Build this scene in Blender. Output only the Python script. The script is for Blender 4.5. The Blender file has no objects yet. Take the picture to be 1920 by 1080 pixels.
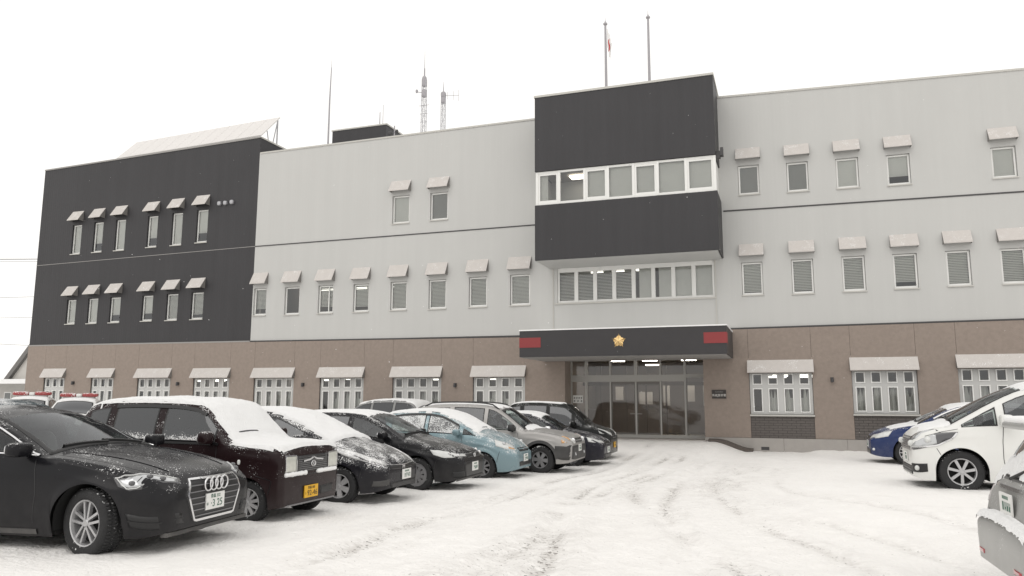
import bpy, bmesh, math, random
import numpy as np
from mathutils import Vector, Matrix, noise
from mathutils.bvhtree import BVHTree

random.seed(7)
SC = bpy.context.scene
COL = SC.collection
R_ = math.radians

# ------------------------------------------------------------------ camera
cam_d = bpy.data.cameras.new('camera')
cam = bpy.data.objects.new('camera', cam_d)
COL.objects.link(cam)
yaw, pitch, roll = R_(19.48), R_(8.27), R_(0.16)
Fw = Vector((-math.sin(yaw) * math.cos(pitch), math.cos(yaw) * math.cos(pitch), math.sin(pitch)))
Rt0 = Vector((math.cos(yaw), math.sin(yaw), 0))
Up0 = Rt0.cross(Fw)
Rt = Rt0 * math.cos(roll) + Up0 * math.sin(roll)
Up = Up0 * math.cos(roll) - Rt0 * math.sin(roll)
cam.matrix_world = Matrix(((Rt.x, Up.x, -Fw.x, 0), (Rt.y, Up.y, -Fw.y, 0), (Rt.z, Up.z, -Fw.z, 1.694), (0, 0, 0, 1)))
cam_d.sensor_width = 36.0
cam_d.lens = 1455.0 / 1920.0 * 36.0
cam_d.clip_start = 0.05
cam_d.clip_end = 3000.0
SC.camera = cam

# ------------------------------------------------------------------ world and sun (overcast, snowing)
world = bpy.data.worlds.new('World')
SC.world = world
world.use_nodes = True
wn = world.node_tree.nodes
wl = world.node_tree.links
wn.clear()
w_out = wn.new('ShaderNodeOutputWorld')
w_bg = wn.new('ShaderNodeBackground')
w_sky = wn.new('ShaderNodeTexSky')
w_sky.sky_type = 'NISHITA'
w_sky.sun_disc = False
w_sky.sun_elevation = R_(38)
w_sky.sun_rotation = R_(200)
w_mix = wn.new('ShaderNodeMixRGB')
w_mix.inputs[0].default_value = 0.965
w_mix.inputs[2].default_value = (10.8, 10.57, 10.2, 1)
w_bg.inputs[1].default_value = 0.1
wl.new(w_sky.outputs[0], w_mix.inputs[1])
wl.new(w_mix.outputs[0], w_bg.inputs[0])
wl.new(w_bg.outputs[0], w_out.inputs[0])
sun_d = bpy.data.lights.new('sun', 'SUN')
sun_d.energy = 0.5
sun_d.angle = R_(40)
sun_d.color = (1.0, 0.97, 0.93)
sun = bpy.data.objects.new('sun', sun_d)
COL.objects.link(sun)
sun.rotation_euler = (R_(42), 0, R_(-14))
sun.location = (0, -20, 30)
SC.view_settings.view_transform = 'Standard'
SC.view_settings.look = 'None'
SC.view_settings.gamma = 1.0
SC.view_settings.exposure = 0.12

# ------------------------------------------------------------------ materials
MATS = {}


def mat(name, col=(.5, .5, .5), rough=.6, metal=0., coat=0., spec=.5, var=0., vscale=3., bump=0., bscale=30.,
        speck=0., speck_scale=60., dirt=0., emit=None, back=None):
    """Principled material with noise tint, fine relief, wind-blown snow specks and road-salt dirt low down."""
    if name in MATS:
        return MATS[name]
    m = bpy.data.materials.new(name)
    m.use_nodes = True
    nt = m.node_tree
    N = nt.nodes
    L = nt.links
    b = N['Principled BSDF']
    b.inputs['Base Color'].default_value = (*col, 1)
    b.inputs['Roughness'].default_value = rough
    b.inputs['Metallic'].default_value = metal
    b.inputs['Coat Weight'].default_value = coat
    b.inputs['Coat Roughness'].default_value = .08
    b.inputs['Specular IOR Level'].default_value = spec
    tc = N.new('ShaderNodeTexCoord')
    last = None
    rlast = None
    if var:
        nz = N.new('ShaderNodeTexNoise')
        nz.inputs['Scale'].default_value = vscale
        nz.inputs['Detail'].default_value = 6
        L.new(tc.outputs['Object'], nz.inputs['Vector'])
        mx = N.new('ShaderNodeMixRGB')
        mx.blend_type = 'MIX'
        mx.inputs[1].default_value = (*[c * (1 - var) for c in col], 1)
        mx.inputs[2].default_value = (*[min(1, c * (1 + var)) for c in col], 1)
        L.new(nz.outputs[0], mx.inputs[0])
        last = mx.outputs[0]
    if dirt:
        sp = N.new('ShaderNodeSeparateXYZ')
        L.new(tc.outputs['Object'], sp.inputs[0])
        mr = N.new('ShaderNodeMapRange')
        mr.inputs[1].default_value = .75
        mr.inputs[2].default_value = .12
        mr.inputs[3].default_value = .06
        mr.inputs[4].default_value = 1.
        L.new(sp.outputs[2], mr.inputs[0])
        n2 = N.new('ShaderNodeTexNoise')
        n2.inputs['Scale'].default_value = 7
        n2.inputs['Detail'].default_value = 8
        L.new(tc.outputs['Object'], n2.inputs['Vector'])
        mu = N.new('ShaderNodeMath')
        mu.operation = 'MULTIPLY'
        L.new(mr.outputs[0], mu.inputs[0])
        L.new(n2.outputs[0], mu.inputs[1])
        mu2 = N.new('ShaderNodeMath')
        mu2.operation = 'MULTIPLY'
        mu2.inputs[1].default_value = dirt
        L.new(mu.outputs[0], mu2.inputs[0])
        mx = N.new('ShaderNodeMixRGB')
        mx.inputs[1].default_value = (*col, 1)
        mx.inputs[2].default_value = (.30, .285, .27, 1)
        if last:
            L.new(last, mx.inputs[1])
        L.new(mu2.outputs[0], mx.inputs[0])
        last = mx.outputs[0]
        ra = N.new('ShaderNodeMixRGB')
        ra.inputs[1].default_value = (rough,) * 3 + (1,)
        ra.inputs[2].default_value = (.8, .8, .8, 1)
        L.new(mu2.outputs[0], ra.inputs[0])
        rlast = ra.outputs[0]
    if speck:
        ge = N.new('ShaderNodeNewGeometry')
        sp = N.new('ShaderNodeSeparateXYZ')
        L.new(ge.outputs['Normal'], sp.inputs[0])
        mr = N.new('ShaderNodeMapRange')
        mr.inputs[1].default_value = -.1
        mr.inputs[2].default_value = .9
        L.new(sp.outputs[2], mr.inputs[0])
        n3 = N.new('ShaderNodeTexNoise')
        n3.inputs['Scale'].default_value = speck_scale
        n3.inputs['Detail'].default_value = 3
        L.new(tc.outputs['Object'], n3.inputs['Vector'])
        n4 = N.new('ShaderNodeTexNoise')
        n4.inputs['Scale'].default_value = 4
        L.new(tc.outputs['Object'], n4.inputs['Vector'])
        ad = N.new('ShaderNodeMath')
        ad.operation = 'MULTIPLY_ADD'
        ad.inputs[1].default_value = .5
        L.new(n4.outputs[0], ad.inputs[0])
        L.new(n3.outputs[0], ad.inputs[2])
        ad2 = N.new('ShaderNodeMath')
        ad2.operation = 'MULTIPLY_ADD'
        ad2.inputs[1].default_value = .22
        L.new(mr.outputs[0], ad2.inputs[0])
        L.new(ad.outputs[0], ad2.inputs[2])
        rp = N.new('ShaderNodeMapRange')
        rp.inputs[1].default_value = 1.12 - .30 * speck
        rp.inputs[2].default_value = 1.20 - .30 * speck
        L.new(ad2.outputs[0], rp.inputs[0])
        mx = N.new('ShaderNodeMixRGB')
        mx.inputs[1].default_value = (*col, 1)
        mx.inputs[2].default_value = (.8, .8, .8, 1)
        if last:
            L.new(last, mx.inputs[1])
        L.new(rp.outputs[0], mx.inputs[0])
        last = mx.outputs[0]
    if back:
        ge2 = N.new('ShaderNodeNewGeometry')
        mx = N.new('ShaderNodeMixRGB')
        mx.inputs[1].default_value = (*col, 1)
        mx.inputs[2].default_value = (*back, 1)
        if last:
            L.new(last, mx.inputs[1])
        L.new(ge2.outputs['Backfacing'], mx.inputs[0])
        last = mx.outputs[0]
    if last:
        L.new(last, b.inputs['Base Color'])
    if rlast:
        L.new(rlast, b.inputs['Roughness'])
    if bump:
        n5 = N.new('ShaderNodeTexNoise')
        n5.inputs['Scale'].default_value = bscale
        n5.inputs['Detail'].default_value = 5
        L.new(tc.outputs['Object'], n5.inputs['Vector'])
        bp_ = N.new('ShaderNodeBump')
        bp_.inputs['Strength'].default_value = bump
        bp_.inputs['Distance'].default_value = .02
        L.new(n5.outputs[0], bp_.inputs['Height'])
        L.new(bp_.outputs[0], b.inputs['Normal'])
    if emit:
        b.inputs['Emission Color'].default_value = (*emit[0], 1)
        b.inputs['Emission Strength'].default_value = emit[1]
    MATS[name] = m
    return m


def siding(name, col, pitch=.115, strength=.25, var=.05, axis=0, stain=.10):
    """Pressed metal siding: fine vertical ribs as relief, faint run-down streaks."""
    m = mat(name, col, .55)
    nt = m.node_tree
    N = nt.nodes
    L = nt.links
    b = N['Principled BSDF']
    tc = N.new('ShaderNodeTexCoord')
    mp = N.new('ShaderNodeMapping')
    L.new(tc.outputs['Object'], mp.inputs[0])
    wv = N.new('ShaderNodeTexWave')
    wv.wave_type = 'BANDS'
    wv.bands_direction = 'X'
    wv.wave_profile = 'SIN'
    wv.inputs['Scale'].default_value = 1.0 / pitch * (2 * math.pi) / 20.0
    L.new(mp.outputs[0], wv.inputs['Vector'])
    bp_ = N.new('ShaderNodeBump')
    bp_.inputs['Strength'].default_value = strength
    bp_.inputs['Distance'].default_value = .012
    L.new(wv.outputs[1], bp_.inputs['Height'])
    L.new(bp_.outputs[0], b.inputs['Normal'])
    m2 = N.new('ShaderNodeMapping')
    m2.inputs['Scale'].default_value = (3.0, 3.0, .12)
    L.new(tc.outputs['Object'], m2.inputs[0])
    nz = N.new('ShaderNodeTexNoise')
    nz.inputs['Scale'].default_value = 1.2
    nz.inputs['Detail'].default_value = 8
    L.new(m2.outputs[0], nz.inputs['Vector'])
    nz2 = N.new('ShaderNodeTexNoise')
    nz2.inputs['Scale'].default_value = .35
    nz2.inputs['Detail'].default_value = 4
    L.new(tc.outputs['Object'], nz2.inputs['Vector'])
    av = N.new('ShaderNodeMath')
    av.operation = 'ADD'
    L.new(nz.outputs[0], av.inputs[0])
    L.new(nz2.outputs[0], av.inputs[1])
    mr = N.new('ShaderNodeMapRange')
    mr.inputs[1].default_value = .7
    mr.inputs[2].default_value = 1.3
    L.new(av.outputs[0], mr.inputs[0])
    mx = N.new('ShaderNodeMixRGB')
    mx.inputs[1].default_value = (*[c * (1 - stain) for c in col], 1)
    mx.inputs[2].default_value = (*[min(1, c * (1 + var)) for c in col], 1)
    L.new(mr.outputs[0], mx.inputs[0])
    L.new(mx.outputs[0], b.inputs['Base Color'])
    return m


def glass(name, tint=(.8, .85, .85), refl=1.0, frost=0., fscale=70., fcol=(.8, .8, .8), low=None):
    """Thin window glass: tinted see-through sheet with a sharp reflection, optionally with snow stuck on it."""
    m = bpy.data.materials.new(name)
    m.use_nodes = True
    nt = m.node_tree
    N = nt.nodes
    L = nt.links
    N.clear()
    out = N.new('ShaderNodeOutputMaterial')
    tr = N.new('ShaderNodeBsdfTransparent')
    tr.inputs[0].default_value = (*tint, 1)
    gl = N.new('ShaderNodeBsdfGlossy')
    gl.inputs['Roughness'].default_value = .03
    gl.inputs[0].default_value = (.95, .97, 1, 1)
    fr = N.new('ShaderNodeFresnel')
    fr.inputs[0].default_value = 1.6
    ml = N.new('ShaderNodeMath')
    ml.operation = 'MULTIPLY'
    ml.use_clamp = True
    ml.inputs[1].default_value = 1.7 * refl
    L.new(fr.outputs[0], ml.inputs[0])
    mx = N.new('ShaderNodeMixShader')
    L.new(ml.outputs[0], mx.inputs[0])
    L.new(tr.outputs[0], mx.inputs[1])
    L.new(gl.outputs[0], mx.inputs[2])
    last = mx.outputs[0]
    if frost:
        tc = N.new('ShaderNodeTexCoord')
        nz = N.new('ShaderNodeTexNoise')
        nz.inputs['Scale'].default_value = fscale
        nz.inputs['Detail'].default_value = 4
        L.new(tc.outputs['Object'], nz.inputs['Vector'])
        n2 = N.new('ShaderNodeTexNoise')
        n2.inputs['Scale'].default_value = 3.5
        L.new(tc.outputs['Object'], n2.inputs['Vector'])
        ad = N.new('ShaderNodeMath')
        ad.operation = 'MULTIPLY_ADD'
        ad.inputs[1].default_value = .6
        L.new(n2.outputs[0], ad.inputs[0])
        L.new(nz.outputs[0], ad.inputs[2])
        val = ad.outputs[0]
        if low:
            sp = N.new('ShaderNodeSeparateXYZ')
            L.new(tc.outputs['Object'], sp.inputs[0])
            mr = N.new('ShaderNodeMapRange')
            mr.inputs[1].default_value = low[1]
            mr.inputs[2].default_value = low[0]
            mr.inputs[3].default_value = -.5
            mr.inputs[4].default_value = .25
            L.new(sp.outputs[2], mr.inputs[0])
            a2 = N.new('ShaderNodeMath')
            L.new(val, a2.inputs[0])
            L.new(mr.outputs[0], a2.inputs[1])
            val = a2.outputs[0]
        rp = N.new('ShaderNodeMapRange')
        rp.inputs[1].default_value = 1.15 - .7 * frost
        rp.inputs[2].default_value = 1.25 - .7 * frost
        L.new(val, rp.inputs[0])
        df = N.new('ShaderNodeBsdfDiffuse')
        df.inputs[0].default_value = (*fcol, 1)
        m2 = N.new('ShaderNodeMixShader')
        L.new(rp.outputs[0], m2.inputs[0])
        L.new(last, m2.inputs[1])
        L.new(df.outputs[0], m2.inputs[2])
        last = m2.outputs[0]
    L.new(last, out.inputs[0])
    MATS[name] = m
    return m


M_white = siding('white_siding', (.500, .500, .487), .14, .07, .02, stain=.025)
M_dark = siding('charcoal_siding', (.029, .028, .031), .14, .22, .10, stain=.12)
M_beige = mat('beige_cladding', (.278, .230, .198), .85, var=.16, vscale=9, bump=.4, bscale=60)
M_brick = mat('grey_brick', (.125, .112, .105), .85, var=.12, vscale=14, bump=.3)
M_conc = mat('concrete', (.36, .34, .32), .9, var=.12, vscale=4, bump=.2)
M_backing = mat('backing', (.07, .065, .06), .9)
M_frame = mat('white_window_frame', (.76, .76, .74), .45, var=.04)
M_frame2 = mat('grey_window_frame', (.40, .39, .37), .5, var=.05)
M_alu = mat('aluminium', (.42, .41, .40), .4, metal=.6)
M_trim = mat('dark_trim', (.055, .053, .055), .6)
M_trimlight = mat('light_trim', (.30, .29, .28), .6)
M_coping = mat('coping', (.50, .49, .46), .5)
M_black = mat('black_panel', (.030, .028, .030), .45, var=.15)
M_red = mat('red_panel', (.24, .030, .032), .5)
M_gold = mat('gold', (.85, .60, .28), .22, metal=.75)
M_awn = mat('awning_snowy', (.54, .51, .485), .7, var=.07, vscale=6, speck=.35, speck_scale=45, bump=.3)
M_awn_u = mat('awning_underside', (.20, .19, .18), .7)  # shade under the hood put into the colour; the cheeks share it
M_blind = mat('blind', (.80, .80, .76), .7)
M_blind2 = mat('roller_blind', (.72, .72, .69), .8, var=.05)
M_room = mat('room', (.30, .28, .25), .9)
M_roomd = mat('room_dark', (.30, .27, .25), .9)
M_light = mat('ceiling_lamp', (.9, .9, .9), .5, emit=((1, .97, .88), 3.0))
M_lightp = mat('ceiling_lamp_warm', (.9, .9, .9), .5, emit=((1, .93, .80), 4.0))
M_steel = mat('galvanised', (.42, .42, .44), .5, metal=.4, var=.1)
M_pole = mat('pole_grey', (.34, .33, .35), .5)
M_snow = mat('snow', (.82, .82, .82), .9, var=.02, vscale=8, bump=.5, bscale=25)
M_pane = glass('pane_glass', (.90, .91, .89), 1.0)
M_pane_d = glass('door_glass', (.86, .84, .82), .8)


# ------------------------------------------------------------------ mesh helpers
def mesh(name, V, Fc, m=None, parent=None, smooth=False, mi=None):
    me = bpy.data.meshes.new(name)
    me.from_pydata([tuple(v) for v in V], [], Fc)
    for x in (m if isinstance(m, (list, tuple)) else [m]):
        if x:
            me.materials.append(x)
    if mi:
        me.polygons.foreach_set('material_index', mi)
    if smooth:
        me.polygons.foreach_set('use_smooth', [True] * len(me.polygons))
    me.update()
    o = bpy.data.objects.new(name, me)
    COL.objects.link(o)
    if parent:
        o.parent = parent
    return o


def empty(name, loc=(0, 0, 0), rz=0., parent=None):
    o = bpy.data.objects.new(name, None)
    COL.objects.link(o)
    o.location = loc
    o.rotation_euler = (0, 0, rz)
    o.empty_display_size = .2
    if parent:
        o.parent = parent
    return o


def tag(o, label=None, cat=None, group=None, kind=None):
    if label:
        o['label'] = label
    if cat:
        o['category'] = cat
    if group:
        o['group'] = group
    if kind:
        o['kind'] = kind
    return o


class MB:
    def __init__(s):
        s.V = []
        s.F = []
        s.mi = []

    def add(s, V, Fc, mi=0):
        k = len(s.V)
        s.V += [tuple(v) for v in V]
        s.F += [tuple(i + k for i in f) for f in Fc]
        s.mi += [mi] * len(Fc)

    def box(s, x0, x1, y0, y1, z0, z1, mi=0):
        s.add([(x0, y0, z0), (x1, y0, z0), (x1, y1, z0), (x0, y1, z0), (x0, y0, z1), (x1, y0, z1), (x1, y1, z1), (x0, y1, z1)],
              [(0, 3, 2, 1), (4, 5, 6, 7), (0, 1, 5, 4), (1, 2, 6, 5), (2, 3, 7, 6), (3, 0, 4, 7)], mi)

    def prism(s, P, y0, y1, mi=0):
        """polygon in (x, z), counter-clockwise seen from -y, extruded from y0 (front) to y1"""
        n = len(P)
        s.add([(p[0], y0, p[1]) for p in P] + [(p[0], y1, p[1]) for p in P],
              [tuple(range(n)), tuple(range(2 * n - 1, n - 1, -1))] + [(i, i + n, (i + 1) % n + n, (i + 1) % n) for i in range(n)], mi)

    def tube(s, pts, r, n=8, mi=0, r2=None):
        pts = [Vector(p) for p in pts]
        k = len(s.V)
        for i, p in enumerate(pts):
            d = (pts[min(i + 1, len(pts) - 1)] - pts[max(i - 1, 0)]).normalized()
            a = d.cross(Vector((0, 0, 1)))
            if a.length < .01:
                a = d.cross(Vector((1, 0, 0)))
            a.normalize()
            b = d.cross(a)
            rr = r if r2 is None else r + (r2 - r) * i / (len(pts) - 1)
            for j in range(n):
                t = 2 * math.pi * j / n
                s.V.append(tuple(p + a * math.cos(t) * rr + b * math.sin(t) * rr))
        for i in range(len(pts) - 1):
            for j in range(n):
                a0 = k + i * n + j
                a1 = k + i * n + (j + 1) % n
                s.F.append((a0, a1, a1 + n, a0 + n))
                s.mi.append(mi)
        s.F.append(tuple(k + j for j in range(n - 1, -1, -1)))
        e = k + (len(pts) - 1) * n
        s.F.append(tuple(e + j for j in range(n)))
        s.mi += [mi, mi]

    def lathe(s, prof, n=32, axis='y', c=(0, 0, 0), mi=0):
        """prof: list of (radius, offset along axis)"""
        k = len(s.V)
        for j in range(n):
            t = 2 * math.pi * j / n
            for r, h in prof:
                if axis == 'y':
                    s.V.append((c[0] + r * math.cos(t), c[1] + h, c[2] + r * math.sin(t)))
                elif axis == 'x':
                    s.V.append((c[0] + h, c[1] + r * math.cos(t), c[2] + r * math.sin(t)))
                else:
                    s.V.append((c[0] + r * math.cos(t), c[1] + r * math.sin(t), c[2] + h))
        m = len(prof)
        for j in range(n):
            j2 = (j + 1) % n
            for i in range(m - 1):
                s.F.append((k + j * m + i, k + j * m + i + 1, k + j2 * m + i + 1, k + j2 * m + i))
                s.mi.append(mi)

    def rbox(s, c, h, e=.45, n=14, mi=0, rot=None):
        """rounded box (superellipsoid)"""
        def sp(v):
            return math.copysign(abs(v) ** e, v)
        k = len(s.V)
        for i in range(n + 1):
            ph = -math.pi / 2 + math.pi * i / n
            for j in range(2 * n):
                th = math.pi * j / n
                v = Vector((h[0] * sp(math.cos(ph)) * sp(math.cos(th)), h[1] * sp(math.cos(ph)) * sp(math.sin(th)), h[2] * sp(math.sin(ph))))
                if rot:
                    v = rot @ v
                s.V.append(tuple(v + Vector(c)))
        for i in range(n):
            for j in range(2 * n):
                a = k + i * 2 * n + j
                b = k + i * 2 * n + (j + 1) % (2 * n)
                s.F.append((a, b, b + 2 * n, a + 2 * n))
                s.mi.append(mi)

    def build(s, name, m, parent=None, smooth=False):
        return mesh(name, s.V, s.F, m, parent, smooth, s.mi if isinstance(m, (list, tuple)) else None)


def boxo(name, x0, x1, y0, y1, z0, z1, m, parent=None):
    b = MB()
    b.box(x0, x1, y0, y1, z0, z1)
    return b.build(name, m, parent)


def text_mesh(body, size, m, name, parent, mw, thick=.002, align='CENTER'):
    cu = bpy.data.curves.new('lettering', 'FONT')
    cu.body = body
    cu.size = size
    cu.align_x = align
    cu.align_y = 'CENTER'
    cu.extrude = thick
    cu.resolution_u = 3
    to = bpy.data.objects.new('lettering', cu)
    COL.objects.link(to)
    dg = bpy.context.evaluated_depsgraph_get()
    me = bpy.data.meshes.new_from_object(to.evaluated_get(dg))
    bpy.data.objects.remove(to)
    me.materials.clear()
    me.materials.append(m)
    me.name = name
    o = bpy.data.objects.new(name, me)
    COL.objects.link(o)
    o.parent = parent
    o.matrix_local = mw
    return o


# ------------------------------------------------------------------ ground
K = 1.16           # metres per survey unit
FY = 25.0 * K      # facade plane


def sst(x):
    x = np.clip(x, 0, 1)
    return x * x * (3 - 2 * x)


def apron(x, y):
    side = sst((x + 9.3) / 1.2) * sst((-1.42 - x) / 1.15)
    return .31 * sst((y - 23.6) / 5.0) * side


def slope(x, y):
    """the lot falls gently towards the building and is a little higher on its right side"""
    z = np.interp(y, [0, 6, 10, 15, 18, 24, 29], [.38, .27, .15, .03, -.03, -.06, -.02])
    return z + .15 * sst((x + 3) / 5) * sst((y - 9) / 4) * sst((25 - y) / 5) - .15 * sst((x - .5) / 2) * sst((11 - y) / 3)


tracks = []   # x = f(y) wheel paths along the lane, (a, b, c, y0, y1, strength)
for a, b, c, y0, y1, st in [(-4.6, .00, -.006, 5, 29, .9), (-3.15, .00, -.006, 5, 29, .9), (-3.6, .055, -.010, 3, 27, 1.), (-2.2, .055, -.010, 3, 27, 1.),
                            (-2.9, .14, -.014, 3, 24, .9), (-1.5, .14, -.014, 3, 24, .8), (-1.6, .30, -.020, 3, 19, .6), (-.1, .30, -.020, 3, 19, .5),
                            (-4.1, -.03, -.004, 6, 29, .5), (-2.75, -.03, -.004, 6, 29, .5)]:
    tracks.append((a, b, c, y0, y1, st))


def build_ground():
    xs = np.concatenate([[-900, -400, -150, -80, -50, -35, -26, -20, -16, -13.5], np.arange(-12, 7.001, .06), [8, 10, 13, 18, 26, 40, 80, 200, 500, 900]])
    ys = np.concatenate([[-300, -100, -40, -15, -6, -2, 0, 1.5, 3], np.arange(3.6, 12, .06), np.arange(12, 29.2, .10), [30, 32, 36, 42, 50, 65, 90, 150, 300, 700, 1500]])
    X, Y = np.meshgrid(xs, ys)
    fine = sst((X + 12.5) / .8) * sst((7.5 - X) / .8) * sst((Y - 3) / .6) * sst((29.2 - Y) / .4)
    rng = np.random.RandomState(3)

    def vn(sx, sy, seed):
        r = np.random.RandomState(seed)
        g = r.rand(256, 256)
        u = X * sx + 1000
        v = Y * sy + 1000
        iu = np.floor(u).astype(int)
        iv = np.floor(v).astype(int)
        fu = sst(u - iu)
        fv = sst(v - iv)
        g00 = g[iu % 256, iv % 256]
        g10 = g[(iu + 1) % 256, iv % 256]
        g01 = g[iu % 256, (iv + 1) % 256]
        g11 = g[(iu + 1) % 256, (iv + 1) % 256]
        return (g00 * (1 - fu) + g10 * fu) * (1 - fv) + (g01 * (1 - fu) + g11 * fu) * fv
    Z = (vn(.35, .35, 1) - .5) * .06 + (vn(1.3, 1.1, 2) - .5) * .028 + (vn(4.5, 3.2, 4) - .5) * .026 + (vn(8, 7, 9) - .5) * .018
    dirt = np.zeros_like(X)
    nb = vn(.9, .5, 5)
    nb2 = vn(3.5, 1.6, 6)
    wob = (vn(.6, .25, 12) - .5) * .5
    for a, b, c, y0, y1, st in tracks:
        yc = np.maximum(16 - Y, 0)
        cx = a + b * yc + c * yc * yc * -1.0
        d = np.abs(X - cx + wob)
        m = np.exp(-(d / .13) ** 2) * sst((Y - y0) / 2) * sst((y1 - Y) / 3)
        Z -= .034 * m * st * (.3 + nb)
        Z += .022 * np.exp(-((d - .26) / .08) ** 2) * st * sst((Y - y0) / 2) * sst((y1 - Y) / 3)
        Z += .007 * m * np.sin(Y * 38 + a * 7) * st
        dirt = np.maximum(dirt, m * st * np.clip(nb * 1.5 - .1 + (nb2 - .5), 0, 1))
        dirt = np.maximum(dirt, .55 * np.exp(-(d / .55) ** 2) * st * nb2 * sst((Y - y0) / 2) * sst((y1 - Y) / 3))
    lane = sst((X + 6.5) / 2.5) * sst((1.5 - X) / 3) * sst((Y - 3) / 2) * sst((27 - Y) / 6)
    dirt = np.maximum(dirt, lane * (.14 + .75 * np.clip(vn(.8, .25, 21) * 1.8 - .7, 0, 1) * vn(5, 1.5, 22)))
    # tracks where cars swung into the right-hand bays
    for c0, st in [(12.9, .5), (14.3, .5), (19.6, .35), (20.9, .35), (10.2, .3)]:
        d = np.abs(Y - c0 - .02 * (X - 1) ** 2 - wob)
        m = np.exp(-(d / .13) ** 2) * sst((X + 1.5) / 2)
        Z -= .02 * m * st
        dirt = np.maximum(dirt, .7 * m * st * np.clip(nb * 1.6 - .3 + (nb2 - .5), 0, 1))
    Z *= fine
    AP = apron(X, Y)
    Z = Z * (1 - .4 * (AP > .02)) + AP
    # drift piled along the foot of the right-hand wall
    dr = sst((Y - 27.6) / 1.3) * sst((29.3 - Y) / .3) * sst((X - .35) / .6) * sst((9 - X) / 1)
    Z += dr * (.06 + .05 * vn(.9, 1, 8))
    Z += slope(X, Y)
    ny, nx = X.shape
    V = np.stack([X.ravel(), Y.ravel(), Z.ravel()], 1)
    idx = np.arange(nx * ny).reshape(ny, nx)
    Q = np.stack([idx[:-1, :-1].ravel(), idx[:-1, 1:].ravel(), idx[1:, 1:].ravel(), idx[1:, :-1].ravel()], 1)
    me = bpy.data.meshes.new('snowy_ground')
    me.vertices.add(len(V))
    me.vertices.foreach_set('co', V.ravel())
    me.loops.add(len(Q) * 4)
    me.polygons.add(len(Q))
    me.loops.foreach_set('vertex_index', Q.ravel())
    me.polygons.foreach_set('loop_start', np.arange(len(Q)) * 4)
    me.polygons.foreach_set('loop_total', np.full(len(Q), 4))
    me.polygons.foreach_set('use_smooth', np.ones(len(Q), bool))
    me.update()
    at = me.attributes.new('dirt', 'FLOAT', 'POINT')
    at.data.foreach_set('value', (dirt * fine).ravel())
    # material
    m = bpy.data.materials.new('trodden_snow')
    m.use_nodes = True
    N = m.node_tree.nodes
    L = m.node_tree.links
    b = N['Principled BSDF']
    b.inputs['Roughness'].default_value = .75
    b.inputs['Specular IOR Level'].default_value = .25
    tc = N.new('ShaderNodeTexCoord')
    a = N.new('ShaderNodeAttribute')
    a.attribute_name = 'dirt'
    n1 = N.new('ShaderNodeTexNoise')
    n1.inputs['Scale'].default_value = 7
    n1.inputs['Detail'].default_value = 9
    n1.inputs['Roughness'].default_value = .7
    L.new(tc.outputs['Object'], n1.inputs['Vector'])
    mr = N.new('ShaderNodeMapRange')
    mr.inputs[1].default_value = .34
    mr.inputs[2].default_value = .66
    L.new(n1.outputs[0], mr.inputs[0])
    mu = N.new('ShaderNodeMath')
    mu.operation = 'MULTIPLY'
    L.new(a.outputs['Fac'], mu.inputs[0])
    L.new(mr.outputs[0], mu.inputs[1])
    nb_ = N.new('ShaderNodeTexNoise')
    nb_.inputs['Scale'].default_value = .5
    nb_.inputs['Detail'].default_value = 5
    L.new(tc.outputs['Object'], nb_.inputs['Vector'])
    c0 = N.new('ShaderNodeMixRGB')
    c0.inputs[1].default_value = (.83, .812, .79, 1)
    c0.inputs[2].default_value = (.885, .872, .855, 1)
    L.new(nb_.outputs[0], c0.inputs[0])
    c1 = N.new('ShaderNodeMixRGB')
    c1.inputs[2].default_value = (.50, .475, .45, 1)
    L.new(c0.outputs[0], c1.inputs[1])
    L.new(mu.outputs[0], c1.inputs[0])
    # grit and dark clods thrown up by tyres
    n3 = N.new('ShaderNodeTexNoise')
    n3.inputs['Scale'].default_value = 26
    n3.inputs['Detail'].default_value = 4
    L.new(tc.outputs['Object'], n3.inputs['Vector'])
    ma = N.new('ShaderNodeMath')
    ma.operation = 'MULTIPLY_ADD'
    ma.inputs[1].default_value = .20
    L.new(a.outputs['Fac'], ma.inputs[0])
    L.new(n3.outputs[0], ma.inputs[2])
    m3 = N.new('ShaderNodeMapRange')
    m3.inputs[1].default_value = .735
    m3.inputs[2].default_value = .785
    m3.inputs[4].default_value = .7
    L.new(ma.outputs[0], m3.inputs[0])
    c2 = N.new('ShaderNodeMixRGB')
    c2.inputs[2].default_value = (.13, .115, .10, 1)
    L.new(c1.outputs[0], c2.inputs[1])
    L.new(m3.outputs[0], c2.inputs[0])
    L.new(c2.outputs[0], b.inputs['Base Color'])
    n4 = N.new('ShaderNodeTexNoise')
    n4.inputs['Scale'].default_value = 18
    n4.inputs['Detail'].default_value = 8
    L.new(tc.outputs['Object'], n4.inputs['Vector'])
    bp_ = N.new('ShaderNodeBump')
    bp_.inputs['Strength'].default_value = .8
    bp_.inputs['Distance'].default_value = .04
    L.new(n4.outputs[0], bp_.inputs['Height'])
    L.new(bp_.outputs[0], b.inputs['Normal'])
    me.materials.append(m)
    o = bpy.data.objects.new('snowy_ground', me)
    COL.objects.link(o)
    tag(o, kind='structure')
    return o


build_ground()

# ------------------------------------------------------------------ police station
station = empty('police_station', (-6.0 * K, FY, 0))
tag(station, 'three storey police station in white, charcoal and beige cladding with black entrance canopy', 'building')
OFF = station.location.copy()


class SB(MB):
    """collects in survey units * K and builds as a child of the station (local to its base)"""
    def build(s, name, m, parent=None, smooth=False):
        P = parent or station
        o = mesh(name, s.V, s.F, m, None, smooth, s.mi if isinstance(m, (list, tuple)) else None)
        o.parent = P
        if P is station:
            o.matrix_parent_inverse = Matrix.Translation(-OFF)
        return o


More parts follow.
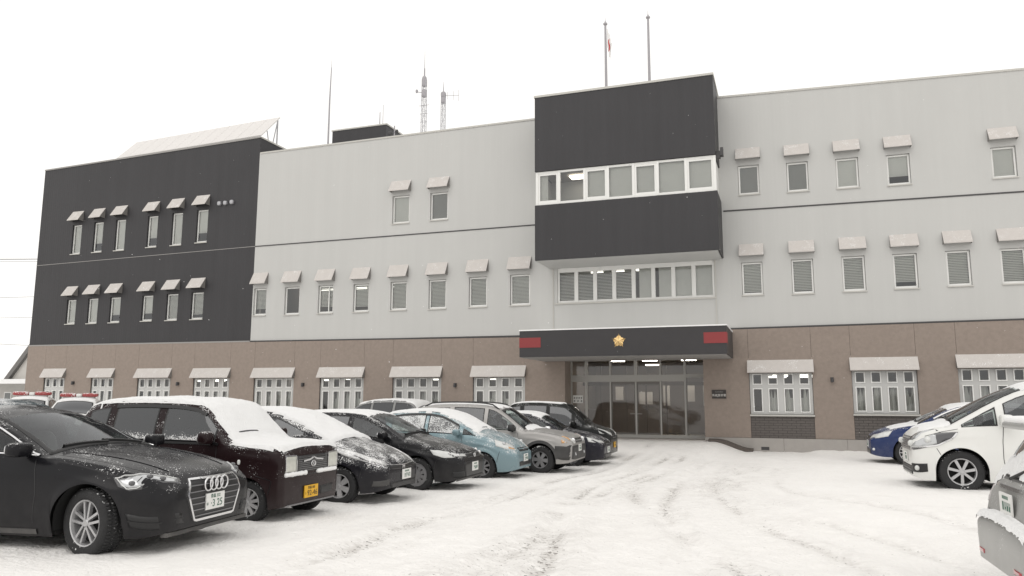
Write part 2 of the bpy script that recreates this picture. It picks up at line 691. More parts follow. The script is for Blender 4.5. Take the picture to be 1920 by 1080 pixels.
def wall(name, x0, x1, zb, zt, holes, m, y=FY, depth=.22):
    """flat wall skin with real openings; zb / zt = (z at x0, z at x1); survey units for x and z"""
    def lb(x):
        return zb[0] + (zb[1] - zb[0]) * (x - x0) / (x1 - x0)

    def lt(x):
        return zt[0] + (zt[1] - zt[0]) * (x - x0) / (x1 - x0)
    xs = sorted({x0, x1, *[h[0] for h in holes], *[h[1] for h in holes]})
    zs = sorted({*[h[2] for h in holes], *[h[3] for h in holes]})
    b = SB()
    for i in range(len(xs) - 1):
        a, c = xs[i], xs[i + 1]
        xm = (a + c) / 2
        rows = [None] + zs + [None]
        for j in range(len(rows) - 1):
            lo, hi = rows[j], rows[j + 1]
            zm = (lo if lo is not None else -99) * .5 + (hi if hi is not None else 99) * .5
            if lo is not None and hi is not None and any(h[0] < xm < h[1] and h[2] < zm < h[3] for h in holes):
                continue
            l0, l1 = (lb(a), lb(c)) if lo is None else (lo, lo)
            h0, h1 = (lt(a), lt(c)) if hi is None else (hi, hi)
            b.add([(a * K, y, l0 * K), (c * K, y, l1 * K), (c * K, y, h1 * K), (a * K, y, h0 * K)], [(0, 1, 2, 3)])
    for h in holes:
        X0, X1, Z0, Z1 = [v * K for v in h]
        b.add([(X0, y, Z0), (X1, y, Z0), (X1, y, Z1), (X0, y, Z1), (X0, y + depth, Z0), (X1, y + depth, Z0), (X1, y + depth, Z1), (X0, y + depth, Z1)],
              [(0, 4, 5, 1), (1, 5, 6, 2), (2, 6, 7, 3), (3, 7, 4, 0)])
    return b.build(name, m)


W3D = [(-29.30, -28.77, 7.74, 9.04), (-28.08, -27.55, 7.75, 9.07), (-26.86, -26.31, 7.75, 9.09), (-25.12, -24.58, 7.78, 9.12), (-23.84, -23.29, 7.78, 9.15), (-22.57, -22.00, 7.81, 9.18)]
W2D = [(-29.27, -28.74, 4.68, 5.73), (-28.07, -27.51, 4.67, 5.74), (-26.85, -26.27, 4.67, 5.74), (-25.12, -24.55, 4.68, 5.74), (-23.85, -23.26, 4.67, 5.75), (-22.59, -21.98, 4.67, 5.76)]
W3M = [(-13.57, -12.86, 7.93, 8.98), (-12.02, -11.31, 7.94, 8.97)]
W2M = [(-19.61, -18.97, 4.72, 5.78), (-18.13, -17.46, 4.70, 5.77), (-16.63, -15.97, 4.70, 5.76), (-15.11, -14.45, 4.70, 5.74), (-13.56, -12.89, 4.71, 5.75), (-12.02, -11.33, 4.70, 5.75), (-10.46, -9.77, 4.71, 5.77), (-8.92, -8.19, 4.71, 5.78)]
W3R = [(-1.21, -.57, 7.95, 8.90), (.25, .88, 7.92, 8.86), (1.67, 2.31, 7.90, 8.84), (3.08, 3.72, 7.87, 8.81), (5.82, 6.45, 7.83, 8.75)]
W2R = [(-1.22, -.59, 4.74, 5.77), (.25, .88, 4.72, 5.78), (1.68, 2.32, 4.73, 5.79), (3.07, 3.72, 4.75, 5.78), (4.46, 5.09, 4.76, 5.79), (5.83, 6.46, 4.76, 5.77)]
W1 = [(-30.18, -28.98, .98, 2.37), (-27.52, -26.29, .98, 2.35), (-25.04, -23.34, 1.0, 2.32), (-22.21, -20.47, 1.0, 2.30), (-19.33, -17.53, 1.02, 2.28), (-16.39, -14.54, 1.02, 2.27),
      (-13.36, -11.45, 1.03, 2.26), (-10.25, -8.36, 1.05, 2.25), (-1.12, .69, 1.08, 2.31), (1.77, 3.50, 1.12, 2.35), (4.54, 6.25, 1.15, 2.39)]
W2M = [(max(a, -19.56), b, c, d) for a, b, c, d in W2M]
BAYW2 = (-7.21, -2.05, 4.72, 5.91)

XL, XS, XR, XE = -31.25, -19.61, -1.76, 10.5
wall('charcoal_wall', XL, XS, (3.79, 3.72), (11.71, 11.96), W3D + W2D, M_dark)
wall('white_wall', XS, XR, (3.72, 3.64), (11.28, 11.31), W3M + W2M + [BAYW2], M_white)
wall('white_wall', XR, XE, (3.70, 3.77), (11.27, 10.88), W3R + W2R, M_white)
# end walls, roof decks and backs
b = SB()
BK = FY + 13.5
b.add([(XL * K, FY, 0), (XL * K, BK, 0), (XL * K, BK, 11.71 * K), (XL * K, FY, 11.71 * K)], [(0, 3, 2, 1)])
b.add([(XS * K, FY, 11.0 * K), (XS * K, BK, 11.0 * K), (XS * K, BK, 11.96 * K), (XS * K, FY, 11.96 * K)], [(0, 1, 2, 3)])
b.add([(XL * K, BK, 0), (XS * K, BK, 0), (XS * K, BK, 11.96 * K), (XL * K, BK, 11.71 * K)], [(0, 3, 2, 1)])
b.build('charcoal_side_wall', M_dark)
b = SB()
b.add([(XS * K, BK, 0), (XE * K, BK, 0), (XE * K, BK, 10.88 * K), (XS * K, BK, 11.28 * K)], [(0, 3, 2, 1)])
b.add([(XE * K, FY, 0), (XE * K, BK, 0), (XE * K, BK, 10.88 * K), (XE * K, FY, 10.88 * K)], [(0, 1, 2, 3)])
b.build('white_side_wall', M_white)
b = SB()
b.add([(XL * K, FY + .02, 11.5 * K), (XS * K, FY + .02, 11.7 * K), (XS * K, BK, 11.7 * K), (XL * K, BK, 11.5 * K)], [(0, 1, 2, 3)])
b.add([(XS * K, FY + .02, 11.0 * K), (XE * K, FY + .02, 10.7 * K), (XE * K, BK, 10.7 * K), (XS * K, BK, 11.0 * K)], [(0, 1, 2, 3)])
b.build('roof_deck', M_snow)


def strip(name, x0, x1, z0, z1, h, proud, m, y=FY, h_up=0.):
    bb = SB()
    P = [(x0 * K, z0 * K - h / 2), (x1 * K, z1 * K - h / 2), (x1 * K, z1 * K + h / 2), (x0 * K, z0 * K + h / 2)]
    bb.prism(P, y - proud, y + .03)
    return bb.build(name, m)


strip('roof_coping', XL, XS, 11.71, 11.96, .07, .035, M_trimlight)
strip('roof_coping', XS + .03, XR, 11.28, 11.31, .07, .03, M_coping)
strip('roof_coping', XR, XE, 11.27, 10.88, .07, .03, M_coping)
bb = SB()
bb.box(XS * K - .05, XS * K + .035, FY + .04, BK, 11.96 * K - .035, 11.96 * K + .035)
bb.build('roof_coping', M_coping)
strip('floor_joint', XL, XS, 7.34, 7.47, .025, .012, M_trimlight)
strip('floor_joint', XS + .01, -8.0, 7.465, 7.48, .045, .02, M_trim)
strip('floor_joint', -1.70, XE, 7.46, 7.33, .05, .02, M_trim)
strip('drip_edge', XL, XS, 3.785, 3.715, .06, .05, M_trimlight)
strip('drip_edge', XS, -8.0, 3.715, 3.625, .05, .05, M_trim)
strip('drip_edge', -1.70, XE, 3.70, 3.77, .05, .05, M_trim)

# ground floor: dark backing wall, separate cladding panels with open joints in front
EX0, EX1 = -6.96, -2.49
wall('ground_floor_wall', XL, EX0, (0, 0), (3.79, 3.62), [w for w in W1 if w[1] < EX0], M_backing, depth=.16)
wall('ground_floor_wall', EX1, XE, (0, 0), (3.68, 3.77), [w for w in W1 if w[0] > EX1], M_backing, depth=.16)


def ztopC(x):
    return 3.785 + (3.715 - 3.785) * (x - XL) / (XS - XL) if x < XS else (3.715 + (3.625 - 3.715) * (x - XS) / 11.6 if x < -7 else 3.70 + (x + 1.7) * .0057)


def panel(x0, x1, z0, z1, m=M_beige, name='cladding_panel', gap=.008, t=.045):
    bb = SB()
    zt0, zt1 = (z1, z1) if z1 is not None else (ztopC(x0) - .025, ztopC(x1) - .025)
    P = [(x0 * K + gap / 2, z0 * K + gap / 2), (x1 * K - gap / 2, z0 * K + gap / 2), (x1 * K - gap / 2, zt1 * K - gap / 2), (x0 * K + gap / 2, zt0 * K - gap / 2)]
    bb.prism(P, FY - t, FY - .004)
    return bb.build(name, m)


def clad(xa, xb, wins, zlow, brick):
    edges = [xa]
    for w in wins:
        edges += [w[0], w[1]]
    edges.append(min(xb, edges[-1] + 3) if xb > 8 else xb)
    for i in range(0, len(edges), 2):
        a, c = edges[i], edges[i + 1]
        n = max(1, round((c - a) / 1.6))
        for k in range(n):
            panel(a + (c - a) * k / n, a + (c - a) * (k + 1) / n, zlow, None)
    for w in wins:
        panel(w[0], w[1], w[3], None)
        if brick:
            # dark grey glazed brick apron, course by course
            nb = 9
            z0, z1 = zlow, w[2] - .04
            for r in range(nb):
                za = z0 + (z1 - z0) * r / nb
                zb_ = z0 + (z1 - z0) * (r + 1) / nb
                L_ = w[1] - w[0]
                n = 7
                cuts = [0] + [(k + (.5 if r % 2 else 0)) / n for k in range(1 if not r % 2 else 0, n)] + [1]
                for q in range(len(cuts) - 1):
                    panel(w[0] + L_ * cuts[q], w[0] + L_ * cuts[q + 1], za, zb_, M_brick, 'brick', .012, .02 + random.uniform(-.003, .003))
        else:
            panel(w[0], w[1], zlow, w[2])


clad(XL, EX0, [w for w in W1 if w[1] < EX0], .37, False)
clad(EX1, XE, [w for w in W1 if w[0] > EX1], .37, True)
bb = SB()
bb.box(XL * K, EX0 * K, FY - .075, FY - .003, -.3, .37 * K - .004)
bb.build('plinth', M_conc)
for k, (a, c) in enumerate([(-2.49, -.2), (-.2, 1.55), (1.55, 3.9), (3.9, 6.6), (6.6, 10.5)]):
    bb = SB()
    bb.box(a * K + .004, c * K - .004, FY - .075, FY - .003, -.3, .37 * K - .004)
    bb.build('plinth', M_conc)
bb = SB()
bb.box(-.85 * K, -.62 * K, FY - .083, FY - .07, .02, .13)
bb.build('plinth_vent', M_trim)

# rooms behind the openings
bb = SB()
Y1 = FY + 7.0
for z in (.28, 3.72, 7.45):
    bb.box(XL * K + .3, XE * K - .3, FY + .25, Y1, z * K - .10, z * K)
bb.build('floor_slab', M_room)
bb = SB()
for z in (2.95, 6.28, 9.9):
    bb.box(XL * K + .3, XE * K - .3, FY + .25, Y1, z * K, z * K + .05)
bb.build('suspended_ceiling', M_room)
bb = SB()
bb.box(XL * K + .3, XE * K - .3, Y1, Y1 + .1, 0, 11.0 * K)
for x in (-24.5, -19.4, -7.4, -1.9):
    bb.box(x * K - .05, x * K + .05, FY + .24, Y1, .3 * K, 10.9 * K)
bb.build('partition_wall', M_roomd)


# windows -------------------------------------------------------------
def window(w, y=FY, style='blind', bw=.055, parent=None, recess=.09, m=M_frame, mull=None, seed=0):
    X0, X1, Z0, Z1 = [v * K for v in w]
    X0 += .012
    X1 -= .012
    Z0 += .012
    Z1 -= .012
    fb = SB()
    yf = y + recess
    fb.box(X0, X1, yf, yf + .06, Z0, Z0 + bw * 1.25)
    fb.box(X0, X1, yf, yf + .06, Z1 - bw, Z1)
    fb.box(X0, X0 + bw, yf, yf + .06, Z0 + bw * 1.25, Z1 - bw)
    fb.box(X1 - bw, X1, yf, yf + .06, Z0 + bw * 1.25, Z1 - bw)
    if mull is not None:
        xm = X0 + (X1 - X0) * mull
        fb.box(xm - .02, xm + .02, yf + .004, yf + .055, Z0 + bw * 1.25, Z1 - bw)
    fr = fb.build('window', m)
    # inner dark gasket line
    pb = SB()
    pb.add([(X0 + bw, yf + .03, Z0 + bw), (X1 - bw, yf + .03, Z0 + bw), (X1 - bw, yf + .03, Z1 - bw), (X0 + bw, yf + .03, Z1 - bw)], [(0, 1, 2, 3)])
    pb.build('pane', M_pane, fr)
    sb = SB()
    sb.box(X0 - .03, X1 + .03, y - .045, y + recess - .002, Z0 - .055, Z0 - .014)
    sb.build('sill', M_frame2 if m is M_frame2 else M_coping, fr)
    yb = yf + .085
    if style == 'blind':
        sl = SB()
        n = int((Z1 - Z0) / .055)
        k0 = random.choice([0, 0, 0, 1, 2, 4])
        for k in range(k0, n):
            z = Z0 + (Z1 - Z0) * (k + .5) / n
            sl.add([(X0, yb, z - .024), (X1, yb, z - .024), (X1, yb + .022, z + .020), (X0, yb + .022, z + .020)], [(0, 1, 2, 3)])
        sl.build('blind', M_blind, fr)
    elif style in ('roller', 'dim'):
        sl = SB()
        d = random.choice([0, 0, .02, .3]) if style == 'roller' else 0
        sl.add([(X0, yb, Z0 + (Z1 - Z0) * d), (X1, yb, Z0 + (Z1 - Z0) * d), (X1, yb, Z1), (X0, yb, Z1)], [(0, 1, 2, 3)])
        sl.build('blind', M_blind2 if style == 'roller' else mat('grey_roller_blind', (.34, .34, .325), .8, var=.08), fr)
    elif style == 'half':
        sl = SB()
        n = int((Z1 - Z0) / .055)
        for k in range(n // 4, n):
            z = Z0 + (Z1 - Z0) * (k + .5) / n
            sl.add([(X0, yb, z - .024), (X1, yb, z - .024), (X1, yb + .022, z + .020), (X0, yb + .022, z + .020)], [(0, 1, 2, 3)])
        sl.build('blind', M_blind, fr)
    return fr


def awning(w, z_up, z_dn, d, ext=.06, y=FY):
    """sheet-metal snow hood above a window: sloping top, two cheeks, snow dusted"""
    X0, X1 = w[0] * K - ext, w[1] * K + ext
    zt, zb_ = z_up * K, z_dn * K
    a = SB()
    t = .018
    # sloping top sheet
    a.add([(X0, y - .002, zt), (X1, y - .002, zt), (X1, y - d, zb_), (X0, y - d, zb_), (X0, y - .002, zt - t), (X1, y - .002, zt - t), (X1, y - d, zb_ - t * 2), (X0, y - d, zb_ - t * 2)],
          [(0, 3, 2, 1), (3, 7, 6, 2), (0, 1, 5, 4), (0, 4, 7, 3), (1, 2, 6, 5)], 0)
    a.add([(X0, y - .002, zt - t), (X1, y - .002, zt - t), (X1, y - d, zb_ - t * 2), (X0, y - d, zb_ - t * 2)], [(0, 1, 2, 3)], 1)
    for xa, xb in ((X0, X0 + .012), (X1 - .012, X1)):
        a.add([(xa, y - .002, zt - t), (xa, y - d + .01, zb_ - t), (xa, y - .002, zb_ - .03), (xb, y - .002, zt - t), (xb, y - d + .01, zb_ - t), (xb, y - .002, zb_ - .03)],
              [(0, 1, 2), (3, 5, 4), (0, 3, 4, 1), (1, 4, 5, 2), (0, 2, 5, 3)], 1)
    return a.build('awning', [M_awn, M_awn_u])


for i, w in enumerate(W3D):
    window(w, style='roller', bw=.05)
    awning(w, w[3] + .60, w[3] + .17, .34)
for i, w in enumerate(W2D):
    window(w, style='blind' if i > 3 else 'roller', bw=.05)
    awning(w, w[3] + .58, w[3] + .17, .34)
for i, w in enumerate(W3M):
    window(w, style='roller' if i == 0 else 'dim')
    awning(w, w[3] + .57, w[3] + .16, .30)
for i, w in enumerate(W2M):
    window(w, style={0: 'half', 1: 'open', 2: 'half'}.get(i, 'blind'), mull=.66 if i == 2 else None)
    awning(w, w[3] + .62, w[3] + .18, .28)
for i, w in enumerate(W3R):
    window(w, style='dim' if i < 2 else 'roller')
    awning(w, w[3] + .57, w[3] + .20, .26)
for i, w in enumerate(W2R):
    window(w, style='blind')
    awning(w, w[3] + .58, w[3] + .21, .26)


def window1(w, cols):
    """ground-floor strip: a row of small lights over a row of tall lights, every light in its own sash"""
    X0, X1, Z0, Z1 = [v * K for v in w]
    X0 += .01
    X1 -= .01
    yf = FY + .03
    H = Z1 - Z0
    cw = (X1 - X0) / cols
    pw = cw * .50
    zu0, zu1 = Z0 + H * .745, Z0 + H * .965
    zl0, zl1 = Z0 + H * .07, Z0 + H * .61
    fb = SB()

    def frame(xa, xb, za, zb_, holes, y0, y1):
        xs = sorted({xa, xb, *[h[0] for h in holes], *[h[1] for h in holes]})
        zs = sorted({za, zb_, *[h[2] for h in holes], *[h[3] for h in holes]})
        for i in range(len(xs) - 1):
            for j in range(len(zs) - 1):
                xm, zm = (xs[i] + xs[i + 1]) / 2, (zs[j] + zs[j + 1]) / 2
                if any(h[0] < xm < h[1] and h[2] < zm < h[3] for h in holes):
                    continue
                fb.add([(xs[i], y0, zs[j]), (xs[i + 1], y0, zs[j]), (xs[i + 1], y0, zs[j + 1]), (xs[i], y0, zs[j + 1])], [(0, 1, 2, 3)], 1)
        for h in holes:
            fb.add([(h[0], y0, h[2]), (h[1], y0, h[2]), (h[1], y0, h[3]), (h[0], y0, h[3]), (h[0], y1, h[2]), (h[1], y1, h[2]), (h[1], y1, h[3]), (h[0], y1, h[3])],
                   [(0, 4, 5, 1), (1, 5, 6, 2), (2, 6, 7, 3), (3, 7, 4, 0)], 0)
    hol = []
    for c in range(cols):
        xc = X0 + cw * (c + .5)
        hol += [(xc - pw / 2, xc + pw / 2, zu0, zu1), (xc - pw / 2, xc + pw / 2, zl0, zl1)]
    frame(X0, X1, Z0, Z1, hol, yf, yf + .07)
    for h in hol:      # raised sash round each light
        s_ = .035
        x0, x1, z0, z1 = h
        fb.box(x0 - s_, x1 + s_, yf - .025, yf - .002, z0 - s_, z0)
        fb.box(x0 - s_, x1 + s_, yf - .025, yf - .002, z1, z1 + s_)
        fb.box(x0 - s_, x0, yf - .025, yf - .002, z0, z1)
        fb.box(x1, x1 + s_, yf - .025, yf - .002, z0, z1)
    fr = fb.build('window', [M_frame, mat('window_mullion', (.52, .52, .51), .5)])
    for h in hol:
        pb = SB()
        pb.add([(h[0], yf + .03, h[2]), (h[1], yf + .03, h[2]), (h[1], yf + .03, h[3]), (h[0], yf + .03, h[3])], [(0, 1, 2, 3)])
        pb.build('pane', M_pane, fr)
    sb = SB()
    sb.box(X0 - .03, X1 + .03, FY - .10, FY + .02, Z0 - .07, Z0 - .014)
    sb.build('sill', M_coping, fr)
    # net curtain hung a little way inside part of the window
    if random.random() < .75:
        cb = SB()
        a, c = (X0, X1) if random.random() < .6 else (X0 + cw, X1)
        n = 40
        P = []
        for k in range(n + 1):
            x = a + (c - a) * k / n
            P.append((x, yf + .16 + .02 * math.sin(k * 1.9)))
        V = [(p[0], p[1], Z0) for p in P] + [(p[0], p[1], Z0 + H * random.choice([.62, .4])) for p in P]
        cb.add(V, [(k, k + 1, k + 2 + n, k + 1 + n) for k in range(n)])
        cb.build('curtain', M_blind2, fr)
    return fr


random.seed(11)
for i, w in enumerate(W1):
    window1(w, 3 if i < 2 else 4)
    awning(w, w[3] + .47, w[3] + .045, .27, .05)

# ceiling lights seen through the glass (lit)
def lamp(x0, x1, y, z, m=M_light, d=.14):
    lb = SB()
    lb.box(x0 * K, x1 * K, y, y + d, z * K - .07, z * K - .002)
    return lb.build('ceiling_light', m)


for x in (-19.2, -17.6, -16.3):
    lamp(x, x + .8, FY + 3.3, 6.28)
    lamp(x - .2, x + .7, FY + 4.6, 6.28)
for x in (-7.0, -6.2, -5.3, -4.4):
    lamp(x, x + .45, FY + 2.6, 6.28)
    lamp(x + .2, x + .65, FY + 3.6, 6.28)
for x in (-24.3, -21.8, -19.2, -17.9, -13.1, -11.9, -10.6, -23.2, -20.9, -.6, 0.2, -12.6):
    lamp(x, x + .55, FY + 2.6, 2.30)
    lamp(x + .1, x + .6, FY + 4.2, 2.38)

# bay over the entrance
BY = 23.5 * K
BX0, BX1 = -7.53, -1.77
bb = SB()
bb.box(BX0 * K, BX1 * K, BY, FY - .003, 8.90 * K, 11.46 * K)
bb.build('bay_upper_box', M_dark)
bb = SB()
bb.box(BX0 * K - .03, BX1 * K + .03, BY - .03, FY + 1.2, 11.46 * K - .03, 11.46 * K + .05)
bb.build('roof_coping', M_coping)
bb = SB()
bb.box(BX0 * K, (BX1 + .02) * K, BY, FY - .003, 5.94 * K, 7.76 * K)
bb.build('bay_lower_box', M_dark)
bb = SB()
bb.box(BX0 * K + .05, (BX1 - .03) * K, BY + .05, FY - .003, 5.94 * K - .03, 5.94 * K - .004)
bb.build('bay_soffit', M_white)
# side cheeks of the bay window band
bb = SB()
bb.box(BX0 * K + .05, BX0 * K + .13, BY + .25, FY - .003, 7.765 * K, 8.895 * K)
bb.box(BX1 * K - .13, BX1 * K - .05, BY + .25, FY - .003, 7.765 * K, 8.895 * K)
bb.build('bay_side_wall', M_frame)
bb = SB()
bb.box(BX0 * K + .2, BX1 * K - .2, BY + .4, FY + 6, 8.895 * K - .0, 8.895 * K + .0 + .004)
bb.build('bay_ceiling', M_room)

# ribbon window of the bay (third floor): 7 lights, alternating opening sashes
px = [1009.6, 1050, 1105, 1148, 1196, 1240, 1287, 1337]
xw = [BX0 + .06 + (BX1 - .10 - BX0) * (p - 1009.6) / (1337 - 1009.6) for p in (1009.6, 1053, 1102, 1146, 1193, 1237, 1287, 1337)]
Z0, Z1 = 7.765 * K + .01, 8.895 * K - .01
yf = BY + .06
fb = SB()
fb.box(xw[0] * K, xw[-1] * K, yf, yf + .10, Z0, Z0 + .09)
fb.box(xw[0] * K, xw[-1] * K, yf, yf + .10, Z1 - .08, Z1)
for x in xw:
    fb.box(x * K - .045, x * K + .045, yf - .012, yf + .09, Z0 + .005, Z1 - .005)
for k in (0, 2, 4, 6):
    a, c = xw[k] * K + .045, xw[k + 1] * K - .045
    s_ = .07
    fb.box(a, c, yf + .012, yf + .06, Z0 + .09, Z0 + .09 + s_)
    fb.box(a, c, yf + .012, yf + .06, Z1 - .08 - s_, Z1 - .08)
    fb.box(a, a + s_, yf + .012, yf + .06, Z0 + .09 + s_, Z1 - .08 - s_)
    fb.box(c - s_, c, yf + .012, yf + .06, Z0 + .09 + s_, Z1 - .08 - s_)
fr = fb.build('ribbon_window', M_frame)
for k in range(7):
    pb = SB()
    a, c = xw[k] * K + .04, xw[k + 1] * K - .04
    pb.add([(a, yf + .04, Z0 + .07), (c, yf + .04, Z0 + .07), (c, yf + .04, Z1 - .06), (a, yf + .04, Z1 - .06)], [(0, 1, 2, 3)])
    pb.build('pane', M_pane, fr)
    if k >= 2 or k == 0:
        sl = SB()
        c2 = c if k else a + (c - a) * .45
        sl.add([(a, yf + .16, Z0), (c2, yf + .16, Z0), (c2, yf + .16, Z1), (a, yf + .16, Z1)], [(0, 1, 2, 3)])
        sl.build('blind', M_blind2, fr)
lb = SB()
lb.box(-6.55 * K, -6.05 * K, BY + .75, BY + 1.25, 8.85 * K - .02, 8.85 * K)
lb.build('ceiling_light', M_lightp)
lb = SB()
lb.box(-6.05 * K, -5.55 * K, BY + 2.2, BY + 2.7, 8.80 * K - .02, 8.80 * K)
lb.build('ceiling_light', M_lightp)
bb = SB()
bb.box(BX0 * K + .2, BX1 * K - .2, FY + .2, FY + 3.0, 8.86 * K, 8.88 * K)
bb.build('bay_ceiling', mat('room_warm', (.42, .36, .31), .9))

# second-floor ribbon window under the bay: 8 lights
X0, X1, Z0, Z1 = [v * K for v in BAYW2]
yf = FY + .05
fb = SB()
fb.box(X0 + .005, X1 - .005, yf, yf + .08, Z0 + .005, Z0 + .09)
fb.box(X0 + .005, X1 - .005, yf, yf + .08, Z1 - .17, Z1 - .005)
cw = (X1 - X0) / 8
for k in range(9):
    x = X0 + cw * k
    fb.box(max(x - .075, X0 + .006), min(x + .075, X1 - .006), yf - .01, yf + .075, Z0 + .01, Z1 - .02)
fr = fb.build('ribbon_window', M_frame)
for k in range(8):
    a, c = X0 + cw * k + .07, X0 + cw * (k + 1) - .07
    pb = SB()
    pb.add([(a, yf + .03, Z0 + .08), (c, yf + .03, Z0 + .08), (c, yf + .03, Z1 - .16), (a, yf + .03, Z1 - .16)], [(0, 1, 2, 3)])
    pb.build('pane', M_pane, fr)
    sl = SB()
    if k >= 4:
        sl.add([(a + (.12 if k in (4, 5) else -.06), yf + .15, Z0), (c + .06, yf + .15, Z0), (c + .06, yf + .15, Z1), (a + (.12 if k in (4, 5) else -.06), yf + .15, Z1)], [(0, 1, 2, 3)])
        sl.build('blind', M_blind2, fr)
    else:
        n = 24
        for q in range(n):
            z = Z0 + (Z1 - Z0) * (q + .5) / n
            sl.add([(a - .05, yf + .13, z), (c + .05, yf + .13, z), (c + .05, yf + .145, z + .030), (a - .05, yf + .145, z + .030)], [(0, 1, 2, 3)])
        sl.build('blind', M_blind, fr)
bb = SB()
bb.box(X0 - .12, X1 + .03, FY - .05, FY + .03, Z0 - .06, Z0 + .001)
bb.build('sill', M_coping, fr)
# panel trims either side of the recess under the bay
for x in (-7.36, -2.02):
    bb = SB()
    bb.box(x * K - .02, x * K + .02, FY - .025, FY - .002, 3.80 * K, 5.93 * K)
    bb.build('corner_trim', M_coping)

# entrance: recessed glazed screen
EY = 25.7 * K
ZS = .30 * K
for xr in (EX0 * K - .02, EX1 * K):
    bb = SB()
    bb.box(xr, xr + .02, FY - .004, EY + .1, 0, 3.0 * K)
    bb.build('entrance_reveal', M_beige)
bb = SB()
bb.box(EX0 * K, EX1 * K, FY - .06, EY + .1, 2.86 * K, 3.0 * K)
bb.build('entrance_lintel', M_frame2)
bb = SB()
bb.box(EX0 * K - .1, EX1 * K + .05, FY - .25, EY + .3, -.2, ZS - .02)
bb.build('entrance_step', M_conc)
cols = [-6.96, -6.42, -5.60, -4.745, -3.935, -3.145, -2.49]
fb = SB()
zt0, zt1 = 2.26 * K, 2.86 * K
fb.box(EX0 * K, EX1 * K, EY, EY + .10, 2.79 * K, 2.86 * K)
fb.box(cols[0] * K, cols[5] * K, EY - .012, EY + .10, 2.10 * K, 2.32 * K)
fb.box(cols[5] * K, cols[6] * K, EY - .008, EY + .10, 2.22 * K, 2.33 * K)
fb.box(EX0 * K, EX1 * K, EY - .02, EY + .10, ZS - .02, ZS + .09)
for i, x in enumerate(cols):
    wd = (.05, .06, .035, .06, .035, .045, .03)[i]
    fb.box(x * K - wd + (.04 if i == 0 else 0), x * K + wd - (.02 if i == 6 else 0), EY - .02, EY + .095, 2.30 * K, 2.80 * K)
    if i == 3:
        fb.box(x * K - .03, x * K + .03, EY - .016, EY + .09, ZS + .08, 2.11 * K)
    else:
        wd = (.05, .055, .028, .0, .028, .035, .03)[i]
        fb.box(x * K - wd + (.04 if i == 0 else 0), x * K + wd - (.02 if i == 6 else 0), EY - .016, EY + .09, ZS + .08, 2.24 * K)
scr = fb.build('entrance_screen', M_frame2)
for i in range(6):
    a, c = cols[i] * K + .03, cols[i + 1] * K - .03
    for z0, z1 in ((2.31 * K, 2.80 * K), (ZS + .07, (2.24 if i == 5 else 2.12) * K)):
        if z1 < 2.2 * K and i in (2, 3):
            continue
        pb = SB()
        pb.add([(a, EY + .04, z0), (c, EY + .04, z0), (c, EY + .04, z1), (a, EY + .04, z1)], [(0, 1, 2, 3)])
        pb.build('pane', M_pane_d, scr)
for i in (2, 3):       # the two hinged door leaves
    a, c = cols[i] * K + .035, cols[i + 1] * K - .035
    z0, z1 = ZS + .10, 2.04 * K
    db = SB()
    s_ = .03
    db.box(a, c, EY + .01, EY + .05, z0, z0 + .06)
    db.box(a, c, EY + .01, EY + .05, z1 - .04, z1 + .05)
    db.box(a, a + s_, EY + .01, EY + .05, z0 + .06, z1 - .04)
    db.box(c - s_, c, EY + .01, EY + .05, z0 + .06, z1 - .04)
    dr = db.build('door', mat('bronze_frame', (.16, .15, .14), .4, metal=.4))
    pb = SB()
    pb.add([(a + s_, EY + .03, z0 + .06), (c - s_, EY + .03, z0 + .06), (c - s_, EY + .03, z1 - .04), (a + s_, EY + .03, z1 - .04)], [(0, 1, 2, 3)])
    pb.build('pane', M_pane_d, dr)
    hb = SB()
    hx = (c - .10) if i == 2 else (a + .10)
    hb.tube([(hx - .09, EY - .03, 1.05 * K), (hx + .09, EY - .03, 1.05 * K)], .014)
    hb.tube([(hx - .07, EY - .03, 1.05 * K), (hx - .07, EY + .015, 1.05 * K)], .009)
    hb.tube([(hx + .07, EY - .03, 1.05 * K), (hx + .07, EY + .015, 1.05 * K)], .009)
    hb.build('door_handle', M_alu, dr)
# vestibule: inner screen, counter and notice boards seen dimly through the doors
bb = SB()
for x in (-6.3, -5.4, -4.7, -4.0, -3.3):
    bb.box(x * K - .03, x * K + .03, EY + 1.9, EY + 1.96, ZS, 2.7 * K)
bb.box(EX0 * K, EX1 * K, EY + 1.9, EY + 1.96, 2.0 * K, 2.12 * K)
bb.box(EX0 * K - 1, EX1 * K + 1, EY + 3.9, EY + 4.2, ZS, 1.15 * K, 0)
bb.build('inner_screen', mat('inner_counter', (.24, .215, .20), .6))
bb = SB()
for x, z, w_, h_ in ((-5.3, 1.35, .5, .45), (-4.4, 1.3, .25, .8), (-3.6, 1.45, .35, .6), (-2.95, 1.3, .15, .9), (-6.2, 1.5, .3, .5)):
    bb.box(x * K, (x + w_) * K, EY + 4.25, EY + 4.3, z * K, (z + h_) * K)
bb.build('notice_board', mat('notice_paper', (.55, .53, .50), .8))
lb = SB()
lb.box(-4.55 * K, -4.1 * K, EY + .9, EY + 1.15, 2.66 * K, 2.70 * K)
lb.build('ceiling_light', M_lightp)
lb = SB()
for x in (-6.2, -5.0, -3.6):
    lb.box(x * K, (x + .5) * K, EY + 3.2, EY + 3.5, 2.92 * K, 2.94 * K)
lb.build('ceiling_light', mat('lobby_fill_glow', (.9, .9, .9), emit=((1, .93, .82), 22.0)))  # glowing strips added to brighten the lobby behind the doors

